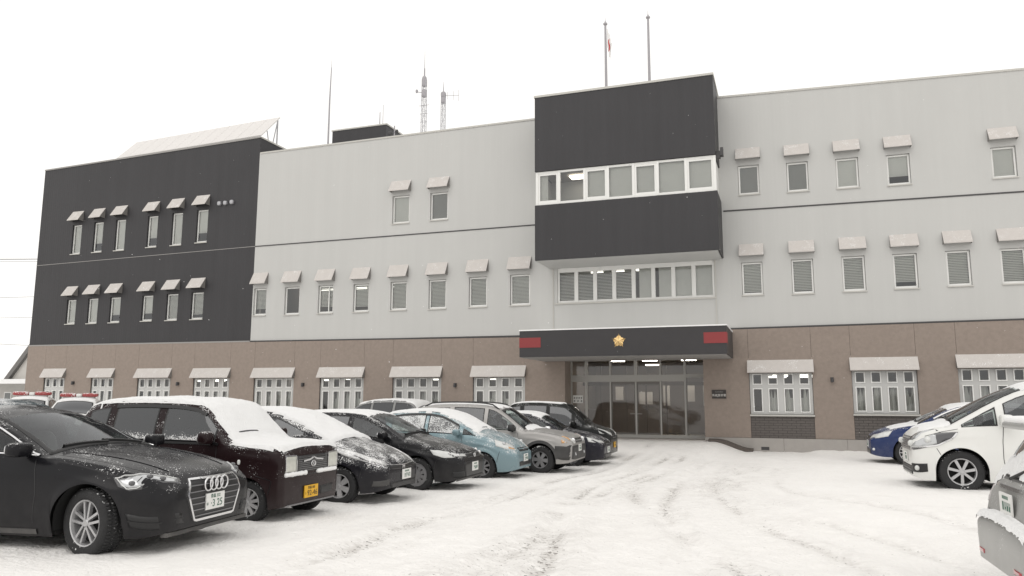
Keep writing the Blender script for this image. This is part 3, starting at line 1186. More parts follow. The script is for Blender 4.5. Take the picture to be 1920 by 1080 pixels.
# canopy
CY = 22.5 * K
cx0, cx1, cz0, cz1 = -7.71, -1.565, 2.78, 3.575
bb = SB()
bb.box(cx0 * K, cx1 * K, CY, FY - .05, cz0 * K, cz1 * K)
can = bb.build('entrance_canopy', M_black)
bb = SB()
bb.box(cx0 * K - .02, cx1 * K + .02, CY - .02, FY - .06, cz1 * K + .002, cz1 * K + .045)
bb.build('snow_cover', M_snow, can)
bb = SB()
bb.box(cx0 * K + .04, cx1 * K - .04, CY + .04, FY - .06, cz0 * K - .02, cz0 * K - .003)
bb.build('soffit', mat('soffit_grey', (.30, .29, .28), .7), can)
for a, c, z0, z1 in ((cx0, -7.03, 3.065, 3.365), (-2.20, cx1, 3.085, 3.395)):
    bb = SB()
    bb.box(a * K + (.002 if a != cx0 else -.004), c * K + (.004 if c == cx1 else 0), CY - .012, CY + (.5 if c == cx1 else .1), z0 * K, z1 * K)
    bb.build('red_panel', M_red, can)
# five-pointed emblem
eb = SB()
ec = Vector((-4.63 * K, CY - .012, 3.205 * K))
ring = []
for k in range(5):
    a0 = math.pi / 2 + 2 * math.pi * k / 5
    for da, rr in ((-36, .125), (-15, .165), (-9, .150), (0, .225), (9, .150), (15, .165)):
        ring.append((a0 + R_(da), rr * K * 1.0))
n = len(ring)
V = [(ec.x + math.cos(a) * r, ec.y, ec.z + math.sin(a) * r) for a, r in ring] + [(ec.x + math.cos(a) * r * .45, ec.y - .05, ec.z + math.sin(a) * r * .45) for a, r in ring] + [(ec.x, ec.y - .085, ec.z)]
eb.add(V, [(i, (i + 1) % n, (i + 1) % n + n, i + n) for i in range(n)] + [(i + n, (i + 1) % n + n, 2 * n) for i in range(n)])
eb.build('star_emblem', M_gold, can)

# small fixtures
for x, z in ((-28.45, 2.17), (-22.93, 2.11), (-17.09, 2.05), (-10.9, 2.01), (1.23, 2.12)):
    lb = SB()
    lb.box(x * K - .05, x * K + .05, FY - .075, FY - .046, z * K - .08, z * K + .06)
    lb.lathe([(.0, .0), (.045, .0), (.055, -.16), (.0, -.17)], 14, 'z', (x * K, FY - .14, z * K + .06))
    lb.tube([(x * K, FY - .07, z * K + .02), (x * K, FY - .14, z * K + .05)], .015)
    lb.build('wall_lamp', M_trim)
for x, z in ((-21.43, 9.35), (-21.14, 9.35), (-20.82, 9.36)):
    lb = SB()
    lb.rbox((x * K, FY - .05, z * K), (.10, .08, .10), .6, 8)
    lb.build('vent_cap', M_steel)
# floodlight box at the right corner of the bay
lb = SB()
lb.box(BX1 * K + .004, BX1 * K + .16, BY + .10, BY + .28, 8.80 * K, 9.02 * K)
lb.box(BX1 * K + .16, BX1 * K + .26, BY + .02, BY + .30, 8.86 * K, 9.10 * K)
lb.build('security_camera', M_trim)

# wall sign and door notice (things hung on the building)
bb = MB()
bb.box(-.245, .245, -.03, 0, -.155, .155)
sg = bb.build('wall_sign', mat('sign_black', (.028, .022, .020), .4))
sg.location = (-2.03 * K, FY - .046, 1.68 * K)
tag(sg, 'small dark wall sign with white characters on the beige wall right of the entrance', 'sign')
Rf = Matrix.Rotation(math.pi / 2, 4, 'X')
M_txt = mat('sign_white', (.62, .60, .57), .5)
text_mesh('\u9752\u68ee\u770c\u8b66\u5bdf', .055, mat('sign_grey', (.22, .21, .20), .5), 'lettering', sg, Matrix.Translation((0, -.032, .075)) @ Rf)
text_mesh('\u9752\u68ee\u8b66\u5bdf\u7f72', .098, M_txt, 'lettering', sg, Matrix.Translation((0, -.032, -.045)) @ Rf)
bb = MB()
bb.box(-.20, .20, -.008, 0, -.15, .15)
nt_ = bb.build('door_notice', mat('notice_white', (.72, .72, .70), .7))
nt_.location = (-6.72 * K, EY + .03, 1.52 * K)
tag(nt_, 'white paper notice with two rows of black marks on entrance side glass', 'notice')
bb = MB()
for r, (z, n) in enumerate(((.05, 4), (-.07, 3))):
    for k in range(n):
        x = -.14 + k * (.093 if n == 4 else .14)
        bb.box(x - .028, x + .028, -.0115, -.009, z - .004, z + .006)
        bb.box(x - .006, x + .006, -.0122, -.0095, z - .035, z + .035)
        bb.box(x - .025, x - .014, -.0118, -.0092, z - .03, z + .02)
        bb.box(x + .012, x + .024, -.0119, -.0093, z - .025, z + .03)
bb.build('printed_marks', mat('ink', (.02, .02, .02), .6), nt_)

# kerb that bounds the ramp to the entrance
kb = MB()
kp = []
for x in np.linspace(-2.75, -1.25, 16):
    kp.append((x, float(apron(np.array(x - .12), np.array(28.75)))))
for i in range(len(kp) - 1):
    (xa, za), (xb, zb_) = kp[i], kp[i + 1]
    kb.add([(xa, 28.55, za - .2), (xb, 28.55, zb_ - .2), (xb, 28.55, zb_ + .05), (xa, 28.55, za + .05), (xa, 28.92, za - .2), (xb, 28.92, zb_ - .2), (xb, 28.92, zb_ + .075), (xa, 28.92, za + .075)],
           [(0, 1, 2, 3), (3, 2, 6, 7), (4, 7, 6, 5)])
ko = kb.build('ramp_kerb', mat('wet_stone', (.10, .085, .075), .8, var=.35, vscale=20, bump=.6))
tag(ko, 'dark stone kerb sloping down beside the snowy entrance ramp', 'kerb')

# ------------------------------------------------------------------ roof-top things
# tilted panel screen on the charcoal block
P0 = [(-27.56, 25.4, 12.02), (-19.90, 25.4, 12.22), (-19.94, 26.62, 13.42), (-27.52, 26.40, 13.07)]
P0 = [Vector(p) * K for p in P0]
rs = empty('rooftop_panel_array', (-24 * K, 25.6 * K, 11.75 * K))
tag(rs, 'long tilted snow covered panel array on steel struts above the charcoal block', 'panel array')


def loc_of(o):
    return Matrix.Translation(-Vector(o.location))


nrm = (P0[1] - P0[0]).cross(P0[3] - P0[0]).normalized()
NP = 12
for k in range(NP):
    u0, u1 = k / NP + .0007, (k + 1) / NP - .0007
    q = [P0[0].lerp(P0[1], u0), P0[0].lerp(P0[1], u1), P0[3].lerp(P0[2], u1), P0[3].lerp(P0[2], u0)]
    pb = MB()
    V = [p for p in q] + [p - nrm * .05 for p in q]
    pb.add(V, [(0, 1, 2, 3), (7, 6, 5, 4), (0, 4, 5, 1), (1, 5, 6, 2), (2, 6, 7, 3), (3, 7, 4, 0)])
    o = pb.build('panel', mat('panel_snowy', (.66, .64, .625), .6, var=.04), rs)
    o.matrix_parent_inverse = loc_of(rs)
for k in range(0, NP + 1, 2):
    u = min(max(k / NP, .004), .996)
    top = P0[3].lerp(P0[2], u).lerp(P0[0].lerp(P0[1], u), .12) - nrm * .06
    mid = P0[3].lerp(P0[2], u).lerp(P0[0].lerp(P0[1], u), .7) - nrm * .06
    foot = Vector((top.x, top.y, 11.6 * K))
    f2 = Vector((top.x, (top.y + mid.y) / 2 - .05, 11.6 * K))
    pb = MB()
    pb.tube([foot, top], .035)
    pb.tube([f2, top], .025)
    pb.tube([f2, mid], .025)
    o = pb.build('strut', M_steel, rs)
    o.matrix_parent_inverse = loc_of(rs)

# lift housing
lh = MB()
lh.box(-19.52 * K, -16.69 * K, 30 * K, 33.6 * K, 10.9 * K, 13.87 * K)
lho = lh.build('lift_housing', M_dark)
tag(lho, 'low charcoal lift housing set back on the white roof beside the tall thin mast', 'roof housing')
lh = MB()
lh.box(-19.56 * K, -16.65 * K, 29.97 * K, 33.64 * K, 13.87 * K, 13.87 * K + .07)
lh.build('coping', M_coping, lho)


def thing(name, loc, label, cat, group=None):
    return tag(empty(name, loc), label, cat, group)


def pole_set(name, base, label, cat, parts, group=None):
    t = thing(name, base, label, cat, group)
    for nm, bld, m in parts:
        b_ = MB()
        bld(b_)
        b_.build(nm, m, t, smooth=False)
    return t


bz = 10.9 * K
pole_set('lightning_rod', (-18.42 * K, 28 * K, bz), 'tall thin lightning rod mast left of the lift housing', 'mast',
         [('shaft', lambda b_: (b_.tube([(0, 0, 0), (.0, 0, 3.6 * K)], .055, 8, 0, .04), b_.tube([(0, 0, 3.6 * K), (.03 * K, 0, (16.0 - 10.9) * K)], .04, 8, 0, .022)), M_pole),
          ('tip', lambda b_: b_.tube([(.03 * K, 0, 5.1 * K), (.03 * K, 0, 5.55 * K)], .012, 6, 0, .004), M_pole)])


def lattice(h, w0, w1):
    def f(b_):
        for sx, sy in ((-1, -1), (1, -1), (1, 1), (-1, 1)):
            b_.tube([(sx * w0, sy * w0, 0), (sx * w1, sy * w1, h)], .016, 6)
        n = int(h / .28)
        for k in range(n):
            z0, z1 = h * k / n, h * (k + 1) / n
            a = w0 + (w1 - w0) * k / n
            c = w0 + (w1 - w0) * (k + 1) / n
            for (p, q) in (((-1, -1), (1, -1)), ((1, -1), (1, 1)), ((1, 1), (-1, 1)), ((-1, 1), (-1, -1))):
                if k % 2:
                    p, q = q, p
                b_.tube([(p[0] * a, p[1] * a, z0), (q[0] * c, q[1] * c, z1)], .007, 5)
                b_.tube([(p[0] * a, p[1] * a, z0), (q[0] * a, q[1] * a, z0)], .007, 5)
    return f


AY = 30 * K
h1 = (15.75 - 10.9) * K


def head1(b_):
    b_.rbox((0, 0, h1 - .1), (.12, .12, .30), .6, 8)
    b_.rbox((0, 0, h1 - .75), (.13, .12, .22), .6, 8)


def side1(b_):
    b_.tube([(-.1, -.1, h1 - .72), (-.36, -.1, h1 - .66)], .02)
    b_.rbox((-.38, -.1, h1 - .62), (.06, .06, .10), .7, 6)
    for z, l in ((h1 - 1.4, .3), (h1 - 1.85, .22), (h1 - 2.3, .2)):
        b_.tube([(-l, 0, z), (l, 0, z)], .012, 6)


pole_set('antenna_mast', (-14.82 * K, AY, bz), 'taller of the two lattice antenna masts, with a long whip on top', 'antenna',
         [('lattice', lattice(h1, .11, .095), M_steel), ('antenna_head', head1, M_pole), ('side_bracket', side1, M_pole),
          ('whip', lambda b_: (b_.tube([(0, 0, h1), (0, 0, h1 + .62)], .045, 8, 0, .035), b_.tube([(0, 0, h1 + .62), (0, 0, h1 + 1.75)], .018, 6, 0, .006)), M_pole)])
h2 = (15.0 - 10.9) * K


def yagi(b_):
    b_.tube([(.1, 0, h2 - .16), (.86, 0, h2 - .24)], .012, 6)
    for x, l in ((.22, .2), (.56, .24), (.85, .3)):
        z = h2 - .16 - .1 * x
        b_.tube([(x, 0, z - l), (x, 0, z + l)], .009, 6)


pole_set('antenna_mast', (-13.87 * K, AY, bz), 'shorter of the two lattice antenna masts, carrying a side aerial with upright rods', 'antenna',
         [('lattice', lattice(h2, .095, .085), M_steel), ('antenna_head', lambda b_: (b_.rbox((0, 0, h2 - .1), (.13, .12, .16), .6, 8), b_.rbox((0, 0, h2 - .4), (.12, .12, .18), .6, 8)), M_pole), ('aerial', yagi, M_pole),
          ('whip', lambda b_: b_.tube([(0, 0, h2), (0, 0, h2 + .62)], .03, 6, 0, .006), M_pole)])
pole_set('whip_antenna', (-17.28 * K, AY + .5, 13.87 * K), 'shorter of two thin whip aerials on the lift housing', 'antenna',
         [('rod', lambda b_: b_.tube([(0, 0, 0), (0, 0, .95)], .03, 6, 0, .02), M_pole)])
pole_set('whip_antenna', (-17.12 * K, AY + .5, 13.87 * K), 'longer of two thin whip aerials on the lift housing', 'antenna',
         [('rod', lambda b_: b_.tube([(0, 0, 0), (0, 0, 1.35)], .018, 6, 0, .012), M_pole)])
pole_set('weather_sensor', (-16.13 * K, AY - .3, bz), 'small weather sensor cluster on the roof right of the lift housing', 'sensor',
         [('post', lambda b_: b_.tube([(0, 0, 0), (0, 0, 3.2)], .03, 6), M_pole),
          ('arm', lambda b_: (b_.tube([(-.25, 0, 2.75), (.15, 0, 2.85)], .025, 6), b_.rbox((-.25, 0, 2.82), (.12, .1, .12), .7, 6), b_.rbox((.15, 0, 2.9), (.06, .06, .08), .7, 6)), M_trim)])
FYp = 24.45 * K
for x, zt, zb_, lab in ((-5.31, 14.13, 14.38, 'roof flagpole carrying the limp red and white flag'), (-3.86, 14.12, 14.40, 'bare roof flagpole right of the flag')):
    hh = (zt - 11.5) * K
    pole_set('flagpole', (x * K, FYp, 11.5 * K), lab, 'flagpole',
             [('pole', lambda b_: b_.tube([(.0, 0, 0), (0, 0, hh)], .058, 10, 0, .042), M_pole),
              ('finial', lambda b_: (b_.rbox((0, 0, hh + .02), (.085, .085, .05), .8, 8), b_.tube([(0, 0, hh + .05), (0, 0, hh + .16)], .045, 8, 0, .012), b_.tube([(0, 0, hh + .16), (0, 0, hh + (zb_ - zt) * K)], .012, 6, 0, .004)), M_pole)])
# limp flag: hangs in folds below the hoist; white with a red disc caught in the folds
fm = bpy.data.materials.new('flag_cloth')
fm.use_nodes = True
N = fm.node_tree.nodes
L = fm.node_tree.links
bs = N['Principled BSDF']
bs.inputs['Roughness'].default_value = .9
ua = N.new('ShaderNodeAttribute')
ua.attribute_name = 'cloth'
vd = N.new('ShaderNodeVectorMath')
vd.operation = 'DISTANCE'
vd.inputs[1].default_value = (.75, .5, 0)
L.new(ua.outputs['Vector'], vd.inputs[0])
lt = N.new('ShaderNodeMath')
lt.operation = 'LESS_THAN'
lt.inputs[1].default_value = .30
L.new(vd.outputs['Value'], lt.inputs[0])
mx = N.new('ShaderNodeMixRGB')
mx.inputs[1].default_value = (.75, .74, .74, 1)
mx.inputs[2].default_value = (.45, .02, .02, 1)
L.new(lt.outputs[0], mx.inputs[0])
L.new(mx.outputs[0], bs.inputs['Base Color'])
nu, nv = 36, 20
V = []
cl = []
for j in range(nv + 1):
    v = j / nv
    for i in range(nu + 1):
        u = i / nu
        # fly end droops: cloth gathers close to the pole
        x = .06 + .17 * u ** .8 * (1 - .3 * v) + .025 * math.sin(u * 19) * (1 - v * .4)
        y = .05 * math.sin(u * 15 + v * 2) * u
        z = -.15 - v * .78 - u * .62 + .05 * math.sin(u * 9) * v
        V.append((x, y, z))
        cl.append((u * 1.5, v, 0))
Fc = [(j * (nu + 1) + i, j * (nu + 1) + i + 1, (j + 1) * (nu + 1) + i + 1, (j + 1) * (nu + 1) + i) for j in range(nv) for i in range(nu)]
fl = mesh('flag', V, Fc, fm, None, True)
at = fl.data.attributes.new('cloth', 'FLOAT_VECTOR', 'POINT')
at.data.foreach_set('vector', [c for t in cl for c in t])
fl.location = (-5.31 * K, FYp, 14.10 * K)
tag(fl, 'limp white flag with a red disc hanging from the left roof flagpole', 'flag')

# ------------------------------------------------------------------ neighbour house and overhead wires at far left
hs = empty('neighbour_house', (-60, 47, 0))
tag(hs, 'pale house with steep snow covered gable roof beyond the left corner', 'house')
b_ = MB()
b_.prism([(-16, 0), (2.4, 0), (2.4, 3.0), (-16, 3.0)], 0, 9)
b_.build('wall', mat('house_wall', (.42, .41, .39), .8, var=.08), hs)
b_ = MB()
b_.prism([(-2.0, 2.95), (3.2, 2.95), (3.2, 3.3), (-2.0, 3.3)], -1.6, 0.05)
b_.build('porch_roof', M_snow, hs)
b_ = MB()
b_.prism([(-1.1, 3.3), (8.0, 3.3), (8.0, 9.6), (4.6, 9.6)], .4, 8.6)
b_.build('gable_wall', mat('house_gable', (.55, .53, .50), .8, var=.06), hs)
b_ = MB()
b_.prism([(-1.5, 3.3), (-1.0, 3.3), (4.9, 9.9), (4.4, 9.9)], .1, .4)
b_.build('barge_board', mat('house_trim', (.16, .155, .15), .7), hs)
b_ = MB()
b_.prism([(-1.8, 3.25), (-1.2, 3.25), (4.7, 9.95), (4.1, 9.95)], .4, 9.0)
b_.build('roof', M_snow, hs)
for x in (-1.0, .4, 1.4):
    b_ = MB()
    b_.box(x, x + .8, -.06, -.005, 1.0, 2.3)
    wi = b_.build('window', M_frame, hs)
    b_ = MB()
    b_.box(x + .08, x + .72, -.075, -.062, 1.08, 2.22)
    b_.build('pane', mat('far_glass', (.16, .17, .17), .15), wi)
sh = MB()
sh.prism([(-30, 0), (-8, 0), (-8, 3.6), (-30, 3.6)], 0, 8)
so = sh.build('far_shed', mat('shed_wall', (.33, .33, .33), .8, var=.1))
so.location = (-62, 60, 0)
tag(so, 'long low grey building behind the neighbour house at far left', 'building')
for (za, zb_, sag, r, lab) in ((19.3, 17.3, .25, .045, 'highest overhead cable leaving the left edge of the station'), (19.0, 17.0, .25, .02, 'second overhead cable just beneath the highest one'),
                               (13.9, 13.1, .25, .022, 'middle overhead cable left of the station'), (11.2, 10.6, .2, .018, 'thin overhead cable below the middle one'),
                               (8.8, 6.9, .5, .02, 'lowest drooping overhead cable above the neighbour house')):
    cb = MB()
    P = []
    for k in range(25):
        t = k / 24
        P.append((-110 + 50 * t, 69.6, za + (zb_ - za) * t * 1.25 + 1.0 - sag * 4 * t * (1 - t)))
    cb.tube(P, r, 5)
    co = cb.build('overhead_cable', M_trim)
    tag(co, lab, 'cable', 'overhead cables at far left')

# ------------------------------------------------------------------ cars
def chaikin(P, n=2):
    P = [tuple(map(float, p)) for p in P]
    for _ in range(n):
        Q = [P[0]]
        for a, c in zip(P[:-1], P[1:]):
            Q += [(a[0] * .75 + c[0] * .25, a[1] * .75 + c[1] * .25), (a[0] * .25 + c[0] * .75, a[1] * .25 + c[1] * .75)]
        Q.append(P[-1])
        P = Q
    return P


M_tyre = mat('tyre_rubber', (.022, .022, .023), .85, var=.3, vscale=12, speck=.35, speck_scale=30, bump=.4, bscale=60)
M_rimS = mat('alloy_silver', (.52, .52, .53), .35, metal=.6, dirt=.2)
M_rimD = mat('alloy_dark', (.22, .22, .23), .4, metal=.5, dirt=.3)
M_well = mat('wheel_well', (.012, .012, .012), .95)
M_rubber = mat('black_plastic', (.025, .025, .026), .6, dirt=.4)
M_frit = mat('window_surround', (.012, .012, .013), .35)
M_chrome = mat('chrome', (.72, .72, .73), .18, metal=.95)
M_lens = mat('headlamp_lens', (.50, .51, .52), .08, coat=1., metal=.5)
M_lensd = mat('headlamp_dark', (.06, .06, .065), .1, coat=1.)
M_lensw = mat('headlamp_bright', (.60, .61, .60), .15, coat=.8, var=.25, vscale=14)
M_amber = mat('indicator', (.55, .30, .12), .2, coat=1.)
M_redlens = mat('tail_lamp', (.35, .02, .03), .15, coat=1.)
M_seat = mat('seat_fabric', (.16, .155, .15), .85)
M_cabin = mat('cabin_floor', (.03, .03, .03), .9)
M_plateW = mat('plate_white', (.72, .72, .70), .5)
M_plateY = mat('plate_yellow', (.72, .40, .02), .5)
M_green = mat('plate_green', (.02, .10, .06), .5)
M_ink = mat('plate_black', (.02, .02, .02), .5)
M_csnow = mat('car_snow', (.82, .82, .82), .9, var=.03, vscale=9, bump=1.0, bscale=55)
G_car = glass('car_glass', (.72, .78, .76), .5)
G_tint = glass('car_privacy_glass', (.14, .14, .15), 1.0)
G_frost = glass('car_frosted_glass', (.40, .42, .42), .8, .62, 55, (.72, .73, .73))


def paint(name, col, speck=0., dirt=.35, metal=.0, rough=.22):
    return mat(name, col, rough, metal=metal, coat=.0, spec=.20, speck=speck, speck_scale=70, dirt=dirt, back=(.05, .05, .05), var=.04)


class Car:
    def __init__(c, name, label, S, paint_m, pos, heading, wheel_near=None, detail=True):
        c.S = S
        c.L, c.W, c.wb, c.fo, c.R = S['L'], S['W'], S['wb'], S['fo'], S['R']
        c.root = empty(name, (pos[0], pos[1], pos[2] + float(slope(np.array(pos[0]), np.array(pos[1]))) - .018), heading)
        c.root.scale = S.get('scale', (1, 1, 1))
        tag(c.root, label, S.get('cat', 'car'))
        c.pm = paint_m
        c.top_p = chaikin(S['top'], 2)
        c.belt_p = chaikin(S['belt'], 1)
        c.ts = np.array([p[0] for p in c.top_p])
        c.tz = np.array([p[1] for p in c.top_p])
        c.bs = np.array([p[0] for p in c.belt_p])
        c.bz = np.array([p[1] for p in c.belt_p])
        c.clear = S.get('clear', .19)
        c.holes = []
        c.build_body()

    def top(c, s):
        return float(np.interp(s, c.ts, c.tz))

    def belt(c, s):
        return float(np.interp(s, c.bs, c.bz))

    def wplan(c, s):
        S = c.S
        w = c.W / 2
        a, wf, n = S.get('pf', (.55, .70, 2.4))
        if s < a:
            t = 1 - s / a
            w *= wf + (1 - wf) * (1 - t ** n) ** (1 / n)
        a, wf, n = S.get('pr', (.45, .80, 2.4))
        s2 = c.L - s
        if s2 < a:
            t = 1 - s2 / a
            w *= wf + (1 - wf) * (1 - t ** n) ** (1 / n)
        return w

    def crown(c, s):
        sl = abs(c.top(s + .03) - c.top(s - .03)) / .06
        return c.S.get('crown', .045) + c.S.get('wcrown', .10) * min(sl, 1.1)

    def zbot(c, s):
        z = c.clear
        rf = c.S.get('nose_rise', .10)
        if s < .35:
            z += rf * (1 - s / .35) ** 2
        if s > c.L - .4:
            z += c.S.get('tail_rise', .08) * (1 - (c.L - s) / .4) ** 2
        Ra = c.R + c.S.get('gap', .05)
        for sw in (c.fo, c.fo + c.wb):
            d = abs(s - sw)
            if d < Ra:
                z = max(z, c.R + math.sqrt(Ra * Ra - d * d) * .98)
        return z

    def sec(c, s):
        zt = c.top(s)
        cr = c.crown(s)
        be = c.belt(s)
        zs = min(be, zt - .03)
        zr = max(zs + .002, zt - cr)
        w = c.wplan(s)
        gh = max(0., zr - zs)
        ws = c.side_y(s, zs, w)
        wr = ws - .012 - c.S.get('tum', .30) * gh - .05 * min(1, gh / .1)
        return zt, zs, zr, w, ws, wr

    def side_y(c, s, z, w=None):
        w = c.wplan(s) if w is None else w
        be = c.belt(s)
        y = w
        if z < .5:
            y -= c.S.get('tuck', .055) * ((.5 - z) / .3) ** 2
        if z > .5:
            t = (z - .5) / max(.1, be - .5)
            y -= c.S.get('shoulder', .035) * t ** 2.5
        # pressed crease below the belt line
        y += .007 * math.exp(-((z - (be - .13)) / .03) ** 2)
        Ra = c.R + c.S.get('gap', .05)
        for sw in (c.fo, c.fo + c.wb):
            r = math.hypot(s - sw, z - c.R)
            y += c.S.get('flare', .014) * math.exp(-((r - Ra) / .055) ** 2)
        return y

    def wr(c, s):
        return c.sec(s)[5]

    def zr(c, s):
        return c.sec(s)[2]

    def build_body(c):
        L = c.L
        st = [0, .008, .02, .035, .055, .08, .11, .14]
        st += list(np.arange(.18, L - .16, .045)) + [L - .14, L - .11, L - .08, L - .055, L - .035, L - .02, L - .008, L]
        Ra = c.R + c.S.get('gap', .05)
        for sw in (c.fo, c.fo + c.wb):
            st += [sw - Ra - .004, sw - Ra + .001, sw + Ra - .001, sw + Ra + .004]
            st += [sw + Ra * math.cos(t) for t in np.linspace(.12, math.pi - .12, 22)]
        st = sorted(set(round(s, 4) for s in st if 0 <= s <= L))
        NS, NG, NT = 12, 7, 9
        V, Fc = [], []
        for s in st:
            zt, zs, zr, w, ws, wr_ = c.sec(s)
            zb_ = min(c.zbot(s), zs - .02)
            half = []
            for k in range(NS + 1):
                z = zb_ + (zs - zb_) * k / NS
                half.append((c.side_y(s, z, w), z))
            for k in range(1, NG + 1):
                t = k / NG
                bow = .018 * math.sin(math.pi * t) * min(1, (zr - zs) / .3)
                half.append((ws + (wr_ - ws) * t + bow, zs + (zr - zs) * t))
            for k in range(1, NT + 1):
                a = math.pi / 2 * k / NT
                y = wr_ * math.cos(a)
                half.append((y, zr + (zt - zr) * (1 - (y / max(wr_, .01)) ** 2.3)))
            full = [(-y, z) for y, z in half] + [(y, z) for y, z in reversed(half[:-1])]
            V += [(c.fo - s, y, z) for y, z in full]
        n = 2 * (NS + NG + NT) + 1
        for i in range(len(st) - 1):
            for j in range(n - 1):
                a = i * n + j
                Fc.append((a, a + 1, a + n + 1, a + n))
        h = n // 2
        for base, fl in ((0, 1), ((len(st) - 1) * n, 0)):
            for j in range(h):
                a, d = base + j, base + n - 1 - j
                q = (a, d, d - 1, a + 1) if fl else (a, a + 1, d - 1, d)
                if len(set(q)) == 4:
                    Fc.append(q)
        c.bV, c.bF = V, Fc
        c.bvh = BVHTree.FromPolygons([Vector(v) for v in V], Fc)

    # ---- projections on the body
    def P(c, mode, a, b_):
        if mode in ('R', 'L'):
            sg = -1 if mode == 'R' else 1
            h = c.bvh.ray_cast(Vector((c.fo - a, sg * 3, b_)), Vector((0, -sg, 0)))
        elif mode == 'F':
            h = c.bvh.ray_cast(Vector((c.fo + 2, a, b_)), Vector((-1, 0, 0)))
        elif mode == 'B':
            h = c.bvh.ray_cast(Vector((c.fo - c.L - 2, a, b_)), Vector((1, 0, 0)))
        elif mode == 'T':
            h = c.bvh.ray_cast(Vector((c.fo - a, b_, 4)), Vector((0, 0, -1)))
        if h[0] is None:
            h = c.bvh.find_nearest(Vector((c.fo - a, 0, b_)) if mode in 'RL' else Vector((c.fo if mode == 'F' else c.fo - c.L, a, b_)) if mode in 'FB' else Vector((c.fo - a, b_, 1)))
        p, nn = h[0], h[1]
        out = {'R': Vector((0, -1, 0)), 'L': Vector((0, 1, 0)), 'F': Vector((1, 0, 0)), 'B': Vector((-1, 0, 0)), 'T': Vector((0, 0, 1))}[mode]
        if nn.dot(out) < 0:
            nn = -nn
        return p, nn

    def N3(c, p):
        q = Vector((c.fo - p[0], p[1], p[2]))
        h = c.bvh.find_nearest(q)
        nn = h[1]
        if nn.dot(Vector((0, h[0].y, .2)) + Vector((h[0].x + c.wb / 2, 0, 0)) * .5) < 0:
            nn = -nn
        return h[0], nn

    @staticmethod
    def resample(P, us):
        P = [Vector(p) for p in P]
        d = [0]
        for a, e in zip(P[:-1], P[1:]):
            d.append(d[-1] + (e - a).length)
        T = d[-1] or 1
        out = []
        for u in us:
            x = u * T
            for i in range(len(P) - 1):
                if x <= d[i + 1] + 1e-9 or i == len(P) - 2:
                    t = (x - d[i]) / max(1e-9, d[i + 1] - d[i])
                    out.append(P[i].lerp(P[i + 1], min(1, max(0, t))))
                    break
        return out

    def patch(c, name, lower, upper, mode, m, off=.006, nu=14, nv=6, border=None, parent=None, skirt=.012, smooth=True):
        """panel that follows the bodywork between two edge curves; a border (m) takes the second material"""
        lu = sum((Vector(q) - Vector(p)).length for p, q in zip(lower[:-1], lower[1:]))
        hv = max((Vector(a) - Vector(e)).length for a, e in zip(c.resample(lower, (.2, .5, .8)), c.resample(upper, (.2, .5, .8))))
        us = list(np.linspace(0, 1, nu + 1))
        vs = list(np.linspace(0, 1, nv + 1))
        if border:
            bu, bv = min(.3, border / lu), min(.3, border / hv)
            us = [0] + list(np.linspace(bu, 1 - bu, nu - 1)) + [1]
            vs = [0] + list(np.linspace(bv, 1 - bv, nv - 1)) + [1]
        lo, up = c.resample(lower, us), c.resample(upper, us)
        V, NN = [], []
        for v in vs:
            for i in range(len(us)):
                q = lo[i].lerp(up[i], v)
                p, nn = c.N3(q) if mode == 'N' else c.P(mode, q[0], q[1])
                V.append(p + nn * off)
                NN.append(nn)
        w = len(us)
        Fc, mi = [], []
        # orientation
        flip = ((V[1] - V[0]).cross(V[w] - V[0])).dot(NN[0]) < 0
        mid = (len(vs) // 2) * w + w // 2
        if (V[mid + 1] - V[mid]).length > 1e-6:
            flip = ((V[mid + 1] - V[mid]).cross(V[mid + w] - V[mid])).dot(NN[mid]) < 0
        for j in range(len(vs) - 1):
            for i in range(w - 1):
                a = j * w + i
                f_ = (a, a + 1, a + w + 1, a + w)
                Fc.append(f_[::-1] if flip else f_)
                mi.append(1 if border and (i in (0, w - 2) or j in (0, len(vs) - 2)) else 0)
        # skirt down to the bodywork
        ring = [i for i in range(w)] + [j * w + w - 1 for j in range(1, len(vs))] + [(len(vs) - 1) * w + i for i in range(w - 2, -1, -1)] + [j * w for j in range(len(vs) - 2, 0, -1)]
        k = len(V)
        V2 = V + [V[r] - NN[r] * (off + skirt) for r in ring]
        n = len(ring)
        for i in range(n):
            f_ = (ring[i], k + i, k + (i + 1) % n, ring[(i + 1) % n])
            Fc.append(f_[::-1] if flip else f_)
            mi.append(1 if border else 0)
        return mesh(name, V2, Fc, m, parent or c.root, smooth, mi if border else None)

    def line(c, name, pts, mode, m, w=.008, off=.004, n=24, parent=None, closed=False):
        """thin raised strip along a path on the bodywork"""
        P = [Vector(p) for p in pts]
        if closed:
            P.append(P[0])
        Q = c.resample(P, np.linspace(0, 1, n + 1))
        V, Fc = [], []
        prs = [(c.N3(q) if mode == 'N' else c.P(mode, q[0], q[1])) for q in Q]
        for i, (p, nn) in enumerate(prs):
            a, e = prs[max(0, i - 1)][0], prs[min(n, i + 1)][0]
            if closed and i in (0, n):
                a, e = prs[n - 1][0], prs[1][0]
            t = (e - a)
            if t.length < 1e-6:
                t = Vector((1, 0, 0))
            sd = nn.cross(t.normalized())
            V += [p + sd * w / 2 - nn * .004, p + sd * w / 2 + nn * off, p - sd * w / 2 + nn * off, p - sd * w / 2 - nn * .004]
        for i in range(n):
            for j in range(3):
                a = i * 4 + j
                Fc.append((a, a + 1, a + 5, a + 4))
        return mesh(name, V, Fc, m, parent or c.root, False)

    # ---- windows
    def cut(c, mode, poly, win=True):
        c.holes.append((mode, [Vector(p).to_2d() for p in poly]))

